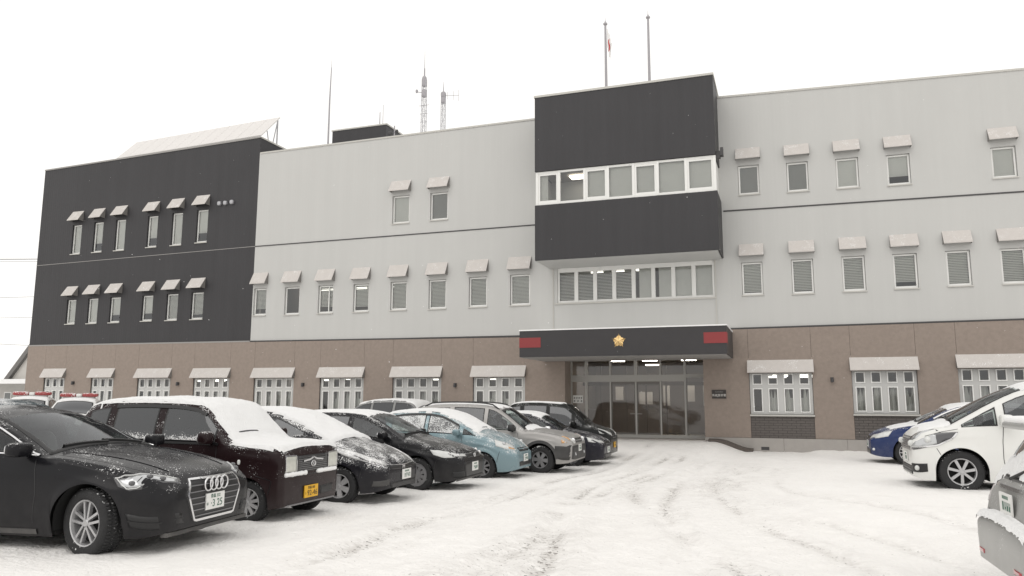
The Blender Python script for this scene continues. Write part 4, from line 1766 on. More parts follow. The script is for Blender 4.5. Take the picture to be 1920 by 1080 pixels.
    def finish_body(c):
        from mathutils.geometry import intersect_point_quad_2d
        V = c.bV

        def inside(p, poly):
            r = False
            n = len(poly)
            j = n - 1
            for i in range(n):
                a, e = poly[i], poly[j]
                if (a[1] > p[1]) != (e[1] > p[1]) and p[0] < (e[0] - a[0]) * (p[1] - a[1]) / (e[1] - a[1]) + a[0]:
                    r = not r
                j = i
            return r
        keep = []
        for f_ in c.bF:
            pts = [V[i] for i in f_]
            cx = sum(p[0] for p in pts) / 4
            cy = sum(p[1] for p in pts) / 4
            cz = sum(p[2] for p in pts) / 4
            kill = False
            for mode, poly in c.holes:
                if mode == 'R' and cy < -.2 or mode == 'L' and cy > .2:
                    q = [(c.fo - p[0], p[2]) for p in pts]
                elif mode == 'T' and cz > c.belt(c.fo - cx) - .02:
                    q = [(c.fo - p[0], p[1]) for p in pts]
                elif mode == 'B' and c.fo - cx > c.L - .9:
                    q = [(p[1], p[2]) for p in pts]
                else:
                    continue
                if all(inside(p, poly) for p in q):
                    kill = True
                    break
            if not kill:
                keep.append(f_)
        c.body = mesh('body', V, keep, c.pm, c.root, True)

    def side_window(c, s0, s1, m, side, lo=.035, hi=.055, name='side_window', see=True, border=.022, zmin=0):
        ss = np.linspace(s0, s1, 15)
        lower = [(s, c.belt(s) + lo) for s in ss]
        upper = [(s, max(c.zr(s) - hi, c.belt(s) + lo + .012)) for s in ss]
        c.patch(name, lower, upper, side, [m, M_frit], .006, 16, 7, border)
        if see:
            c.cut(side, lower + upper[::-1])

    def windscreen(c, s0, s1, m, ins=.05, name='windscreen', see=True, border=.05):
        ss = np.linspace(s0, s1, 13)
        lower = [(s, -(c.wr(s) - ins)) for s in ss]
        upper = [(s, (c.wr(s) - ins)) for s in ss]
        c.ws = (s0, s1)
        c.patch(name, lower, upper, 'T', [m, M_frit], .006, 14, 16, border)
        if see:
            c.cut('T', lower + upper[::-1])

    def rear_glass(c, z0, z1, m, ins=.10):
        def hw(z):
            # half width at the tail for that height
            for s in np.arange(c.L - .02, c.L - 1.2, -.02):
                if c.zr(s) > z:
                    return c.wr(s) - ins
            return .4
        zs = np.linspace(z0, z1, 8)
        lower = [(-hw(z), z) for z in zs]
        upper = [(hw(z), z) for z in zs]
        c.patch('rear_window', lower, upper, 'B', [m, M_frit], .006, 10, 14, .04)

    # ---- wheels
    def wheels(c, spokes=5, style='twin', rim=None, rr=None, tyre_w=.2, which=(0, 1, 2, 3)):
        rim = rim or M_rimS
        R = c.R
        rr = rr or R * .66
        tr = c.W / 2 - tyre_w / 2 - .025
        tb = MB()
        w = tyre_w / 2
        tb.lathe([(rr * .98, -w * .80), (rr * 1.04, -w * .95), (rr + (R - rr) * .5, -w * 1.02), (R * .955, -w * .93), (R * .985, -w * .75), (R, -w * .4), (R, w * .4), (R * .985, w * .75), (R * .955, w * .93), (rr + (R - rr) * .5, w * 1.02), (rr * 1.04, w * .95), (rr * .98, w * .80)], 44)
        # tread blocks
        for k in range(60):
            a = 2 * math.pi * k / 60
            for y in (-w * .55, 0, w * .55):
                ca, sa = math.cos(a), math.sin(a)
                d = .011
                u = Vector((ca, 0, sa))
                t = Vector((-sa, 0, ca))
                p = u * (R - .001)
                q = [p + t * d + Vector((0, y - w * .2, 0)), p - t * d + Vector((0, y - w * .2, 0)), p - t * d + Vector((0, y + w * .2, 0)), p + t * d + Vector((0, y + w * .2, 0))]
                tb.add(q + [x + u * .006 for x in q], [(4, 5, 6, 7), (0, 4, 7, 3), (1, 2, 6, 5), (0, 1, 5, 4), (2, 3, 7, 6)])
        rb = MB()
        o = -w * .72    # outer face
        rb.lathe([(rr * 1.0, -w * .86), (rr * .985, -w * .90), (rr * .93, -w * .86), (rr * .90, -w * .60), (rr * .88, w * .3), (rr * .5, w * .3)], 40, mi=0)
        rb.lathe([(rr * .9, -w * .05), (.02, -w * .05)], 24, mi=1)
        hub = rr * .17
        rb.lathe([(hub, -w * .3), (hub, o - .005), (hub * .8, o - .014), (.001, o - .014)], 20, mi=0)

        def spoke(a, w0, w1, r0=None, r1=None, lat=0.):
            r0 = r0 or hub * .6
            r1 = r1 or rr * .95
            ca, sa = math.cos(a), math.sin(a)
            u = Vector((ca, 0, sa))
            t = Vector((-sa, 0, ca))
            q = []
            for yy in (0, .035):
                q += [u * r0 + t * (lat * .4 - w0) + Vector((0, o - .004 + yy, 0)), u * r0 + t * (lat * .4 + w0) + Vector((0, o - .004 + yy, 0)),
                      u * r1 + t * (lat + w1) + Vector((0, o + .004 + yy, 0)), u * r1 + t * (lat - w1) + Vector((0, o + .004 + yy, 0))]
            rb.add(q, [(0, 1, 2, 3), (4, 7, 6, 5), (0, 4, 5, 1), (1, 5, 6, 2), (2, 6, 7, 3), (3, 7, 4, 0)], 0)
        for k in range(spokes):
            a = 2 * math.pi * k / spokes + .3
            if style == 'twin':
                spoke(a, .011, .013, lat=.045)
                spoke(a, .011, .013, lat=-.045)
            elif style == 'single':
                spoke(a, .020, .024)
            elif style == 'cap':
                spoke(a, .024, .040, r1=rr * .97)
            elif style == 'wide':
                spoke(a, .03, .05)
        if style == 'cap':
            rb.lathe([(rr * .985, o + .004), (rr * .72, o - .004), (rr * .70, o + .02)], 36, mi=0)
            rb.lathe([(rr * .42, o + .01), (rr * .40, o - .006), (.001, o - .016)], 30, mi=0)
        rim_m = [rim, M_well]
        tm = None
        for k, (sx, sy) in enumerate(((0, -1), (0, 1), (1, -1), (1, 1))):
            if k not in which:
                continue
            if tm is None:
                t_o = tb.build('wheel', M_tyre, c.root, True)
                r_o = rb.build('rim', rim_m, t_o, False)
                tm, rm = t_o.data, r_o.data
            else:
                t_o = bpy.data.objects.new('wheel', tm)
                COL.objects.link(t_o)
                t_o.parent = c.root
                r_o = bpy.data.objects.new('rim', rm)
                COL.objects.link(r_o)
                r_o.parent = t_o
            t_o.location = (-c.wb * sx, sy * tr, R - .012)
            t_o.rotation_euler = (0, random.uniform(0, 6), 0 if sy < 0 else math.pi)
            if sx == 0 and c.S.get('steer'):
                t_o.rotation_euler[2] += c.S['steer']
        # dark underbody between the wheels
        ub = MB()
        yw = tr - tyre_w / 2 - .05
        ub.box(c.fo - c.L + .25, c.fo - .22, -yw, yw, c.clear + .02, .62)
        Ra = R + .06
        ub.box(-c.wb + Ra, -Ra, -c.W / 2 + .10, c.W / 2 - .10, c.clear + .015, .5)
        ub.build('underbody', M_well, c.root)
        # wheel-arch liners
        for sx in (0, 1):
            for sy in (-1, 1):
                lb = MB()
                ang = np.linspace(-.25, math.pi + .25, 18)
                Rl = R + c.S.get('gap', .05) + .012
                y0, y1 = sy * (c.wplan(c.fo) - .045), sy * yw
                V = []
                for a in ang:
                    x, z = -c.wb * sx + Rl * math.cos(a), R + Rl * math.sin(a)
                    V += [(x, y0, z), (x, y1, z)]
                lb.add(V, [(2 * i, 2 * i + 1, 2 * i + 3, 2 * i + 2) for i in range(len(ang) - 1)])
                lb.build('arch_liner', M_well, c.root, True)

    def interior(c, sB, rear=True, wheel=True, seat_h=None):
        W = c.W
        zb_ = c.belt(sB)
        sh = seat_h or zb_ + .18
        cf = MB()
        cf.box(c.fo - c.L + .5, c.fo - c.ws[0] - .25, -W / 2 + .14, W / 2 - .14, .30, .36)
        cf.build('cabin_floor', M_cabin, c.root)
        xs = c.fo - sB
        for y in (-W * .215, W * .215):
            sb = MB()
            rot = Matrix.Rotation(-.22, 3, 'Y')
            sb.rbox((xs - .02, y, sh - .36), (.075, .235, .36), .5, 10, rot=rot)
            sb.rbox((xs + .28, y, .50), (.28, .24, .09), .5, 8)
            sb.rbox((xs - .11, y, sh + .10), (.05, .13, .10), .6, 8, rot=rot)
            sb.build('seat', M_seat, c.root, True)
        if rear:
            sb = MB()
            xr = min(xs - .85, xs - .6)
            sb.rbox((xr - .05, 0, sh - .34), (.08, W * .40, .34), .4, 10)
            for y in (-.35, .35):
                sb.rbox((xr - .08, y, sh + .06), (.045, .12, .08), .6, 8)
            sb.build('rear_seat', M_seat, c.root, True)
        db = MB()
        xd = c.fo - c.ws[0] - .30
        db.rbox((xd, 0, c.belt(c.ws[0]) - .10), (.30, W / 2 - .16, .10), .5, 10)
        db.build('dashboard', M_seat, c.root, True)
        if wheel:
            wb_ = MB()
            m4 = Matrix.Translation((xd - .28, -W * .215, c.belt(c.ws[0]) - .02)) @ Matrix.Rotation(-1.15, 4, 'Y')
            n = 24
            tor = []
            for i in range(n):
                a = 2 * math.pi * i / n
                for j in range(6):
                    e = 2 * math.pi * j / 6
                    tor.append(m4 @ Vector(((.185 + .016 * math.cos(e)) * math.cos(a), (.185 + .016 * math.cos(e)) * math.sin(a), .016 * math.sin(e))))
            wb_.add(tor, [(i * 6 + j, ((i + 1) % n) * 6 + j, ((i + 1) % n) * 6 + (j + 1) % 6, i * 6 + (j + 1) % 6) for i in range(n) for j in range(6)])
            wb_.rbox(m4 @ Vector((0, 0, 0)), (.05, .13, .05), .7, 8)
            wb_.build('steering_wheel', M_rubber, c.root, True)

    def mirror(c, s, side, m, z=None, size=(.075, .10, .065), lift=.07, out=.10):
        sg = -1 if side == 'R' else 1
        z = z or c.belt(s) + lift
        p, nn = c.P(side, s, c.belt(s) + .01)
        mb = MB()
        mb.rbox((p.x, p.y + sg * (out + .02), z), size, .55, 12)
        mb.tube([(p.x, p.y - sg * .02, c.belt(s) + .005), (p.x, p.y + sg * out * .7, z - size[2] * .6)], .025, 8, 0, .02)
        mo = mb.build('door_mirror', m, c.root, True)
        g = MB()
        g.rbox((p.x - size[0] * .82, p.y + sg * (out + .02), z), (.02, size[1] * .86, size[2] * .82), .6, 8)
        g.build('mirror_glass', M_chrome, mo, True)

    def handle(c, s, z, side, m):
        c.line('door_handle', [(s - .09, z), (s + .09, z + .004)], side, m, .028, .022, 6)

    def plate(c, y, z, mode='F', yellow=False, lines=None, tilt=0., size=(.33, .165)):
        p, nn = c.P(mode, y, z)
        sg = 1 if mode == 'F' else -1
        # keep clear of the bodywork behind the plate's corners
        ext = max(sg * c.P(mode, y + dy, z + dz)[0].x for dy in (-.16, 0, .16) for dz in (-.08, 0, .08))
        e = MB()
        e.box(-.006, .006, -size[0] / 2, size[0] / 2, -size[1] / 2, size[1] / 2)
        po = e.build('licence_plate', M_plateY if yellow else M_plateW, c.root)
        po.location = (sg * (ext + .014), y, z)
        po.rotation_euler = (0, -tilt, 0 if sg > 0 else math.pi)
        fc = Matrix(((0, 0, 1, 0), (1, 0, 0, 0), (0, 1, 0, 0), (0, 0, 0, 1)))
        ink = M_ink if yellow else M_green
        if lines:
            text_mesh(lines[0], .046, ink, 'lettering', po, Matrix.Translation((.0075, -.0, .048)) @ fc, .0008)
            text_mesh(lines[2], .034, ink, 'lettering', po, Matrix.Translation((.0075, -.138, -.025)) @ fc, .0008)
            text_mesh(lines[1], .105, ink, 'lettering', po, Matrix.Translation((.0075, .024, -.026)) @ fc, .0008)
        else:
            g = MB()
            for k in range(5):
                yy = -.075 + k * .034
                g.box(.0062, .0075, yy, yy + .022, .035, .062)
            for k in range(4):
                yy = -.085 + k * .060
                h_ = .034
                g.box(.0062, .0075, yy, yy + .010, -h_ - .02, h_ - .02)
                g.box(.0062, .0074, yy + .010, yy + .036, -h_ - .02 + random.choice([0, .028, .056]), -h_ - .02 + .012 + random.choice([0, .028, .056]))
                g.box(.0062, .0073, yy + .030, yy + .040, -h_ - .02 + random.choice([0, .03]), h_ - .02)
            g.build('printed_marks', ink, po)
        return po

    def shuts(c, cowl, s_b=.34, w=.009):
        """bonnet and bumper shut lines"""
        for sg, sd in ((-1, 'R'), (1, 'L')):
            c.line('bonnet_seam', [(s, sg * (c.wr(s) - .035)) for s in np.linspace(.22, cowl, 9)], 'T', M_frit, w, .0015, 20)
            sa = c.fo - c.R - .07
            c.line('bumper_seam', [(sa + .02, c.R + .10), (sa - .02, .56), (s_b + .02, min(.62, c.belt(s_b) - .06))], sd, M_frit, w, .0015, 12)

    def lamp(c, q, r, parent, m=None):
        p, nn = c.N3(q)
        e = MB()
        e.rbox(p + nn * .006, (r, r, r), .95, 10)
        o = e.build('lens', m or M_chrome, parent, True)
        e = MB()
        e.rbox(p + nn * (.006 + r * .55), (r * .62, r * .62, r * .62), .95, 10)
        e.build('bulb', M_lensd, parent, True)
        return o

    def wipers(c):
        s0, s1 = c.ws
        for y0, y1 in ((-.55, .02), (-.02, .55)):
            c.line('wiper', [(s0 + .06, y0 * c.W / 1.8), (s0 + .02, y1 * c.W / 1.8)], 'T', M_rubber, .02, .03, 10)

    def snow(c, regions, T=.045, step=.03, seed=1, rag=.35, name='snow_cover', m=None, edge=.01):
        """snow lying on the car: height field over the bodywork, thinning out to a ragged edge.
        region = (s0, s1, soft, width factor, amount)"""
        W = c.W
        ss = np.arange(-.02, c.L + .03, step)
        ys = np.arange(-W / 2 - step, W / 2 + step, step)
        grid = {}
        V, Fc = [], []
        for i, s in enumerate(ss):
            sc_ = min(max(s, .01), c.L - .01)
            wr_ = c.wr(sc_) + edge
            for j, y in enumerate(ys):
                mbest = -1
                for (s0, s1, soft, wf, amt) in regions:
                    e = min((s - s0) / soft, (s1 - s) / soft, (wr_ * wf - abs(y)) / min(soft, .10))
                    e = min(e, 1.) * 1.0
                    nz = noise.fractal(Vector((s * 5 + seed * 7.3, y * 5, seed)), 1, 2.2, 4) * rag + noise.noise(Vector((s * 16, y * 16, seed))) * rag * .5
                    mbest = max(mbest, (e + nz) * amt if e > -.5 else -1)
                if mbest <= .0:
                    continue
                h = c.bvh.ray_cast(Vector((c.fo - s, y, 4)), Vector((0, 0, -1)))
                if h[0] is None or h[1].z < .12 and h[1].z > -.12:
                    continue
                nn = h[1] if h[1].z > 0 else -h[1]
                t = T * min(1, mbest) ** .6 * (.75 + .5 * noise.noise(Vector((s * 3, y * 3, seed + 4))) + .18 * noise.noise(Vector((s * 22, y * 22, seed)))) + .010
                grid[(i, j)] = len(V)
                V.append(h[0] + (nn * .7 + Vector((0, 0, .3))) * t)
        inner = set()
        for (i, j), k in grid.items():
            q = [(i, j), (i + 1, j), (i + 1, j + 1), (i, j + 1)]
            if all(p in grid for p in q):
                vs = [V[grid[p]] for p in q]
                if max(v.z for v in vs) - min(v.z for v in vs) > .16:
                    continue
                Fc.append((grid[q[0]], grid[q[3]], grid[q[2]], grid[q[1]]))
        # sink the outline into the bodywork so that the snow has a rounded lip
        from collections import Counter
        ec = Counter()
        for f_ in Fc:
            for a, e in zip(f_, f_[1:] + f_[:1]):
                ec[frozenset((a, e))] += 1
        for e, n in ec.items():
            if n == 1:
                inner |= set(e)
        for k in inner:
            V[k] = V[k] - Vector((0, 0, .018))
        if not Fc:
            return None
        o = mesh(name, V, Fc, m or M_csnow, c.root, True)
        return o


def put(near, heading_deg, W, tyre_w=.2):
    """root position (front axle centre on the ground) from where the near front tyre stands"""
    h = R_(heading_deg)
    tr = W / 2 - tyre_w / 2 - .025
    return (near[0] - math.sin(h) * tr, near[1] + math.cos(h) * tr, 0)


HD = 2.5
# ---- 1: black executive saloon, nearest on the left
S = dict(L=4.73, W=1.84, wb=2.82, fo=.76, scale=(1, 1, .98), R=.325, steer=-.28, clear=.17, pf=(.85, .62, 2.6), pr=(.6, .78, 2.4), nose_rise=.06, gap=.045, shoulder=.045, tum=.42,
         top=[(0, .40), (.0, .60), (.03, .70), (.14, .785), (.5, .885), (.9, .95), (1.22, .985), (1.26, .995), (2.05, 1.355), (2.45, 1.425), (3.0, 1.425), (3.6, 1.32), (4.2, 1.08), (4.55, 1.06), (4.70, 1.0), (4.73, .6)],
         belt=[(0, .60), (.3, .72), (.8, .84), (1.3, .935), (2.6, .955), (3.7, .99), (4.73, .99)])
c = Car('parked_car', 'black saloon with four ring badge and chrome grille, nearest on the left', S, paint('paint_black_saloon', (.009, .009, .011), .04, .12), put((-6.31, 5.89), HD + 5.5, 1.84, .225), R_(HD + 5.5))
c.windscreen(1.30, 2.10, G_car, .075)
for sd in 'RL':
    c.side_window(1.52, 2.55, G_car, sd, .03, .045)
    c.side_window(2.63, 3.60, G_tint, sd, .03, .045)
    ss = np.linspace(1.36, 3.75, 30)
    c.line('window_trim', [(s, max(c.zr(s) - .028, c.belt(s) + .02)) for s in ss], sd, M_chrome, .016, .012, 40)
    c.line('window_trim', [(s, c.belt(s) + .014) for s in np.linspace(1.36, 3.75, 12)], sd, M_chrome, .014, .012, 20)
    c.line('door_seam', [(1.34, .30), (1.32, .60), (1.38, .93)], sd, M_frit, .008, .002, 14)
    c.line('door_seam', [(2.55, .30), (2.58, .70), (2.60, .95)], sd, M_frit, .008, .002, 14)
    c.line('sill_trim', [(1.3, .22), (3.3, .22)], sd, M_rubber, .05, .012, 20)
    c.handle(2.35, .80, sd, c.pm)
    c.mirror(1.46, sd, c.pm, lift=.075, size=(.085, .115, .07), out=.12)
    sg = -1 if sd == 'R' else 1
    # swept headlamp with dark housing, bright strips and projector lenses
    c.patch('headlight', [(.10, sg * .50, .605), (.22, sg * .66, .60), (.36, sg * .78, .60), (.46, sg * .835, .645)],
            [(.12, sg * .46, .685), (.22, sg * .60, .695), (.36, sg * .74, .71), (.52, sg * .84, .735)], 'N', M_lensd, .004, 16, 5)
    hd = c.patch('headlight', [(.13, sg * .53, .625), (.22, sg * .655, .62), (.36, sg * .775, .622), (.43, sg * .82, .65)],
                 [(.14, sg * .50, .665), (.22, sg * .62, .675), (.36, sg * .75, .688), (.47, sg * .83, .712)], 'N', M_lens, .009, 16, 5)
    c.line('light_strip', [(.13, sg * .50, .672), (.24, sg * .63, .682), (.36, sg * .745, .700), (.50, sg * .835, .728)], 'N', M_lensw, .008, .014, 14, hd)
    c.line('light_strip', [(.30, sg * .72, .612), (.38, sg * .79, .614), (.48, sg * .838, .722)], 'N', M_lensw, .008, .014, 14, hd)
    for q in ((.20, sg * .625, .647), (.28, sg * .70, .650), (.36, sg * .76, .655)):
        p, nn = c.N3(q)
        lb_ = MB()
        lb_.rbox(p + nn * .008, (.03, .03, .024), .9, 8)
        lb_.build('lens', M_lensd, hd, True)
    # lower side intake
    c.patch('side_intake', [(.09, sg * .50, .285), (.35, sg * .80, .30)], [(.10, sg * .54, .39), (.38, sg * .81, .42)], 'N', M_frit, .004, 8, 4)
    c.line('intake_blade', [(.09, sg * .52, .335), (.36, sg * .80, .36)], 'N', M_frit, .014, .012, 8)
gr = c.patch('grille', [(-.46, .545), (-.345, .285), (.345, .285), (.46, .545)], [(-.46, .545), (-.40, .685), (.40, .685), (.46, .545)], 'F', M_frit, .006, 22, 10)
c.line('grille_frame', [(-.46, .545), (-.345, .285), (.345, .285), (.46, .545), (.40, .685), (-.40, .685)], 'F', M_chrome, .024, .020, 60, gr, True)
for z in (.325, .385, .445, .505, .565, .625):
    w_ = np.interp(z, [.285, .545, .685], [.335, .45, .39]) - .01
    c.line('grille_bar', [(-w_, z), (w_, z)], 'F', M_rimD, .010, .018, 20, gr)
lw = MB()
lw.box(c.fo - .10, c.fo - .03, -.70, .70, .175, .215)
lw.build('lower_lip', M_rubber, c.root)
# four interlocked rings
rg = MB()
xf = max(c.P('F', y, .63)[0].x for y in (-.12, 0, .12)) + .03
for k in range(4):
    cy = -.135 + k * .09
    n, r, t = 28, .066, .010
    T_ = []
    for i in range(n):
        a = 2 * math.pi * i / n
        for j in range(6):
            e = 2 * math.pi * j / 6
            T_.append((xf + t * math.sin(e) + .002 * k, cy + (r + t * math.cos(e)) * math.cos(a), .625 + (r + t * math.cos(e)) * math.sin(a)))
    rg.add(T_, [(i * 6 + j, ((i + 1) % n) * 6 + j, ((i + 1) % n) * 6 + (j + 1) % 6, i * 6 + (j + 1) % 6) for i in range(n) for j in range(6)])
rg.build('ring_badge', M_chrome, gr, True)
c.plate(0, .445, 'F', False, ('\u9752\u68ee 332', '\u00b73 25', '\u307b'))
c.finish_body()
c.wheels(5, 'twin', M_rimS, .222, .225)
c.interior(2.45)
c.wipers()
c.line('bonnet_seam', [(.13, -.60), (.45, -.70), (.9, -.74), (1.22, -.76)], 'T', M_frit, .007, .0015, 24)
c.line('bonnet_seam', [(.13, .60), (.45, .70), (.9, .74), (1.22, .76)], 'T', M_frit, .007, .0015, 24)
c.line('bonnet_crease', [(.22, -.47), (.8, -.52), (1.2, -.60)], 'T', c.pm, .02, .006, 20)
c.line('bonnet_crease', [(.22, .47), (.8, .52), (1.2, .60)], 'T', c.pm, .02, .006, 20)

# ---- 2: maroon boxy kei car, heavy snow on roof, screen and bonnet, yellow plate
S = dict(L=3.39, W=1.475, wb=2.49, fo=.50, scale=(1, 1, .95), R=.278, clear=.17, pf=(.30, .84, 3.2), pr=(.25, .88, 3), nose_rise=.05, gap=.045, shoulder=.02, tum=.14, tuck=.03, crown=.035, wcrown=.06,
         top=[(0, .48), (.0, .70), (.0, .90), (.02, .985), (.10, 1.01), (.55, 1.03), (.70, 1.05), (.74, 1.07), (1.14, 1.50), (1.26, 1.575), (1.6, 1.63), (2.6, 1.64), (3.1, 1.60), (3.28, 1.5), (3.36, 1.0), (3.39, .6)],
         belt=[(0, .90), (.1, .94), (.7, 1.00), (1.5, 1.02), (3.39, 1.03)])
c = Car('parked_car', 'maroon boxy small car with yellow plate, thick snow on roof, windscreen and bonnet', S, paint('paint_maroon', (.017, .0085, .0095), .42, .12), put((-6.53, 8.47), HD, 1.475, .155), R_(HD))
c.windscreen(.80, 1.30, G_car, .06, see=False)
for sd in 'RL':
    c.side_window(1.02, 1.86, glass('kei_side_glass' + sd, (.30, .31, .32), 1.0, .50, 60, (.75, .75, .75), (1.05, 1.32)), sd, .03, .06)
    c.side_window(1.98, 2.68, glass('kei_rear_glass' + sd, (.16, .16, .17), 1.0, .50, 60, (.75, .75, .75), (1.05, 1.30)), sd, .03, .06)
    c.side_window(2.80, 3.12, G_tint, sd, .05, .08)
    c.line('rain_visor', [(s, c.zr(s) - .075) for s in np.linspace(1.22, 2.7, 10)], sd, M_frit, .05, .022, 24)
    c.line('window_trim', [(s, c.belt(s) + .012) for s in np.linspace(.95, 3.2, 10)], sd, M_frit, .03, .012, 20)
    c.line('door_seam', [(1.0, .28), (.96, .6), (.98, 1.0)], sd, M_frit, .008, .002, 12)
    c.line('door_seam', [(1.93, .28), (1.93, 1.02)], sd, M_frit, .008, .002, 12)
    c.line('door_seam', [(2.72, .62), (2.74, 1.02)], sd, M_frit, .008, .002, 12)
    c.handle(1.78, .86, sd, c.pm)
    c.handle(2.55, .86, sd, c.pm)
    c.mirror(1.06, sd, c.pm, lift=.10, size=(.075, .105, .085), out=.10)
    sg = -1 if sd == 'R' else 1
    hb_ = c.patch('headlight', [(.0, sg * .40, .66), (.01, sg * .55, .66), (.06, sg * .625, .66)], [(.0, sg * .40, .86), (.01, sg * .55, .865), (.06, sg * .63, .865)], 'N', mat('headlamp_kei', (.52, .52, .47), .15, coat=.8, var=.2, vscale=18), .012, 10, 6)
    c.line('lamp_rim', [(.0, sg * .39, .65), (.05, sg * .62, .65), (.06, sg * .63, .875), (.0, sg * .39, .87)], 'N', M_chrome, .012, .016, 24, hb_, True)
    p, nn = c.P(sd, .62, .79)
    ib = MB()
    ib.rbox(p, (.022, .012, .034), .8, 8)
    ib.build('side_indicator', M_plateW, c.root, True)
gr = c.patch('grille', [(-.37, .64), (.37, .64)], [(-.37, .86), (.37, .86)], 'F', M_frit, .006, 10, 5)
for z in (.66, .685, .71, .735, .76, .785, .81, .835):
    c.line('grille_bar', [(-.36, z), (.36, z)], 'F', M_lensd, .010, .012, 8, gr)
c.line('grille_wing', [(-.24, .785), (-.08, .80), (0, .83), (.08, .80), (.24, .785)], 'F', M_chrome, .022, .022, 20, gr)
bd = MB()
xf = c.P('F', 0, .74)[0].x + .02
n = 24
T_ = []
for i in range(n):
    a = 2 * math.pi * i / n
    for j in range(6):
        e = 2 * math.pi * j / 6
        T_.append((xf + .007 * math.sin(e), (.05 + .007 * math.cos(e)) * math.cos(a), .74 + (.036 + .007 * math.cos(e)) * math.sin(a)))
bd.add(T_, [(i * 6 + j, ((i + 1) % n) * 6 + j, ((i + 1) % n) * 6 + (j + 1) % 6, i * 6 + (j + 1) % 6) for i in range(n) for j in range(6)])
bd.box(xf - .004, xf + .006, -.020, -.008, .722, .758)
bd.box(xf - .004, xf + .0055, -.008, .016, .720, .728)
bd.box(xf - .004, xf + .0055, -.008, .016, .752, .760)
bd.box(xf - .004, xf + .006, .014, .024, .727, .753)
bd.build('badge', M_chrome, gr, False)
c.patch('lower_intake', [(.22, .30), (.52, .31)], [(.22, .41), (.54, .42)], 'F', M_frit, .006, 8, 4)
c.line('bumper_seam', [(-.60, .60), (.60, .60)], 'F', M_frit, .010, .004, 16)
c.plate(-.03, .365, 'F', True, ('\u9752\u68ee 580', '92-46', '\u3046'))
c.line('bumper_lip', [(-.58, .215), (.58, .215)], 'F', M_rimD, .02, .012, 16)
c.finish_body()
c.wheels(10, 'single', M_rimS, .185, .155)
c.wipers()
c.interior(1.75)
c.shuts(.66)
c.snow([(.015, .80, .06, 1.03, 1.), (.74, 1.32, .08, .98, .55), (1.20, 3.34, .07, 1.0, .75)], T=.040, step=.026, seed=2, rag=.26, edge=.015)
for y0, y1, z in ((-.63, -.16, .627), (.12, .60, .625)):
    sb_ = MB()
    xf = max(c.P('F', y, .60)[0].x for y in (y0 + .12, y1 - .1)) - .012
    n = 22
    for k in range(n):
        y = y0 + (y1 - y0) * (k + .5) / n
        r = .030 + .012 * noise.noise(Vector((y * 20, 3, 0)))
        x = c.P('F', y, .615)[0].x
        sb_.rbox((x + .004, y, z), (.030, (y1 - y0) / n * 1.3, r), .9, 6)
    sb_.build('snow_ledge', M_snow, c.root, True)

# ---- 3: black compact hatchback with steep snow-covered windscreen
S = dict(L=3.90, W=1.695, wb=2.50, fo=.72, scale=(1, 1, .96), R=.298, clear=.17, pf=(.80, .56, 2.3), pr=(.4, .82, 2.6), nose_rise=.07, gap=.045, shoulder=.05, tum=.36,
         top=[(0, .42), (.0, .56), (.05, .66), (.22, .77), (.55, .90), (.86, .995), (.90, 1.01), (1.75, 1.43), (2.2, 1.52), (2.8, 1.515), (3.4, 1.43), (3.68, 1.15), (3.84, .95), (3.90, .5)],
         belt=[(0, .56), (.3, .72), (.85, .88), (1.5, .94), (3.0, 1.0), (3.9, 1.04)])
c = Car('parked_car', 'black compact hatchback with snow sheet over its sloping windscreen, beside the maroon car', S, paint('paint_black_compact', (.010, .010, .014), .52, .15), put((-6.70, 10.90), HD, 1.695, .18), R_(HD))
c.windscreen(.98, 1.80, G_car, .07, see=False)
for sd in 'RL':
    sg = -1 if sd == 'R' else 1
    c.side_window(.98, 1.32, G_frost, sd, .03, .05, 'quarter_window')
    c.side_window(1.42, 2.12, glass('compact_side' + sd, (.35, .38, .38), 1.0, .42, 60, (.75, .75, .75), (.95, 1.2)), sd, .03, .05)
    c.side_window(2.20, 3.00, G_tint, sd, .03, .05)
    c.line('door_seam', [(1.28, .28), (1.24, .6), (1.33, .92)], sd, M_frit, .008, .002, 12)
    c.line('door_seam', [(2.16, .28), (2.16, .96)], sd, M_frit, .008, .002, 12)
    c.handle(2.0, .80, sd, c.pm)
    c.mirror(1.40, sd, c.pm, lift=.10, size=(.08, .105, .075), out=.10)
    c.patch('headlight', [(.07, sg * .52, .60), (.28, sg * .70, .645), (.62, sg * .80, .76), (.82, sg * .79, .845)], [(.10, sg * .48, .66), (.26, sg * .60, .735), (.52, sg * .69, .845), (.80, sg * .765, .868)], 'N', mat('headlamp_snowy', (.50, .50, .50), .3, coat=.5, speck=.6, speck_scale=50), .008, 18, 6)
    c.patch('fog_recess', [(.06, sg * .48, .30), (.22, sg * .66, .30)], [(.06, sg * .48, .39), (.20, sg * .66, .38)], 'N', M_rubber, .004, 8, 4)
gr = c.patch('grille', [(-.42, .545), (0, .515), (.42, .545)], [(-.46, .60), (0, .575), (.46, .60)], 'F', M_frit, .006, 14, 3)
c.line('grille_trim', [(-.48, .61), (0, .585), (.48, .61)], 'F', M_chrome, .012, .012, 16, gr)
hb_ = MB()
xf = c.P('F', 0, .565)[0].x + .018
hb_.box(xf, xf + .008, -.042, -.026, .525, .605)
hb_.box(xf, xf + .008, .026, .042, .525, .605)
hb_.box(xf, xf + .007, -.026, .026, .557, .572)
hb_.build('badge', M_chrome, gr)
c.patch('lower_intake', [(-.42, .225), (.42, .225)], [(-.46, .33), (.46, .33)], 'F', M_frit, .006, 12, 4)
c.plate(.12, .43, 'F')
c.finish_body()
c.shuts(.84)
c.wheels(6, 'wide', M_rimS, .195, .18)
c.interior(2.05)
c.wipers()
c.snow([(.92, 1.86, .07, .97, 1.), (1.72, 3.60, .08, 1., 1.)], T=.045, step=.028, seed=3, rag=.20)

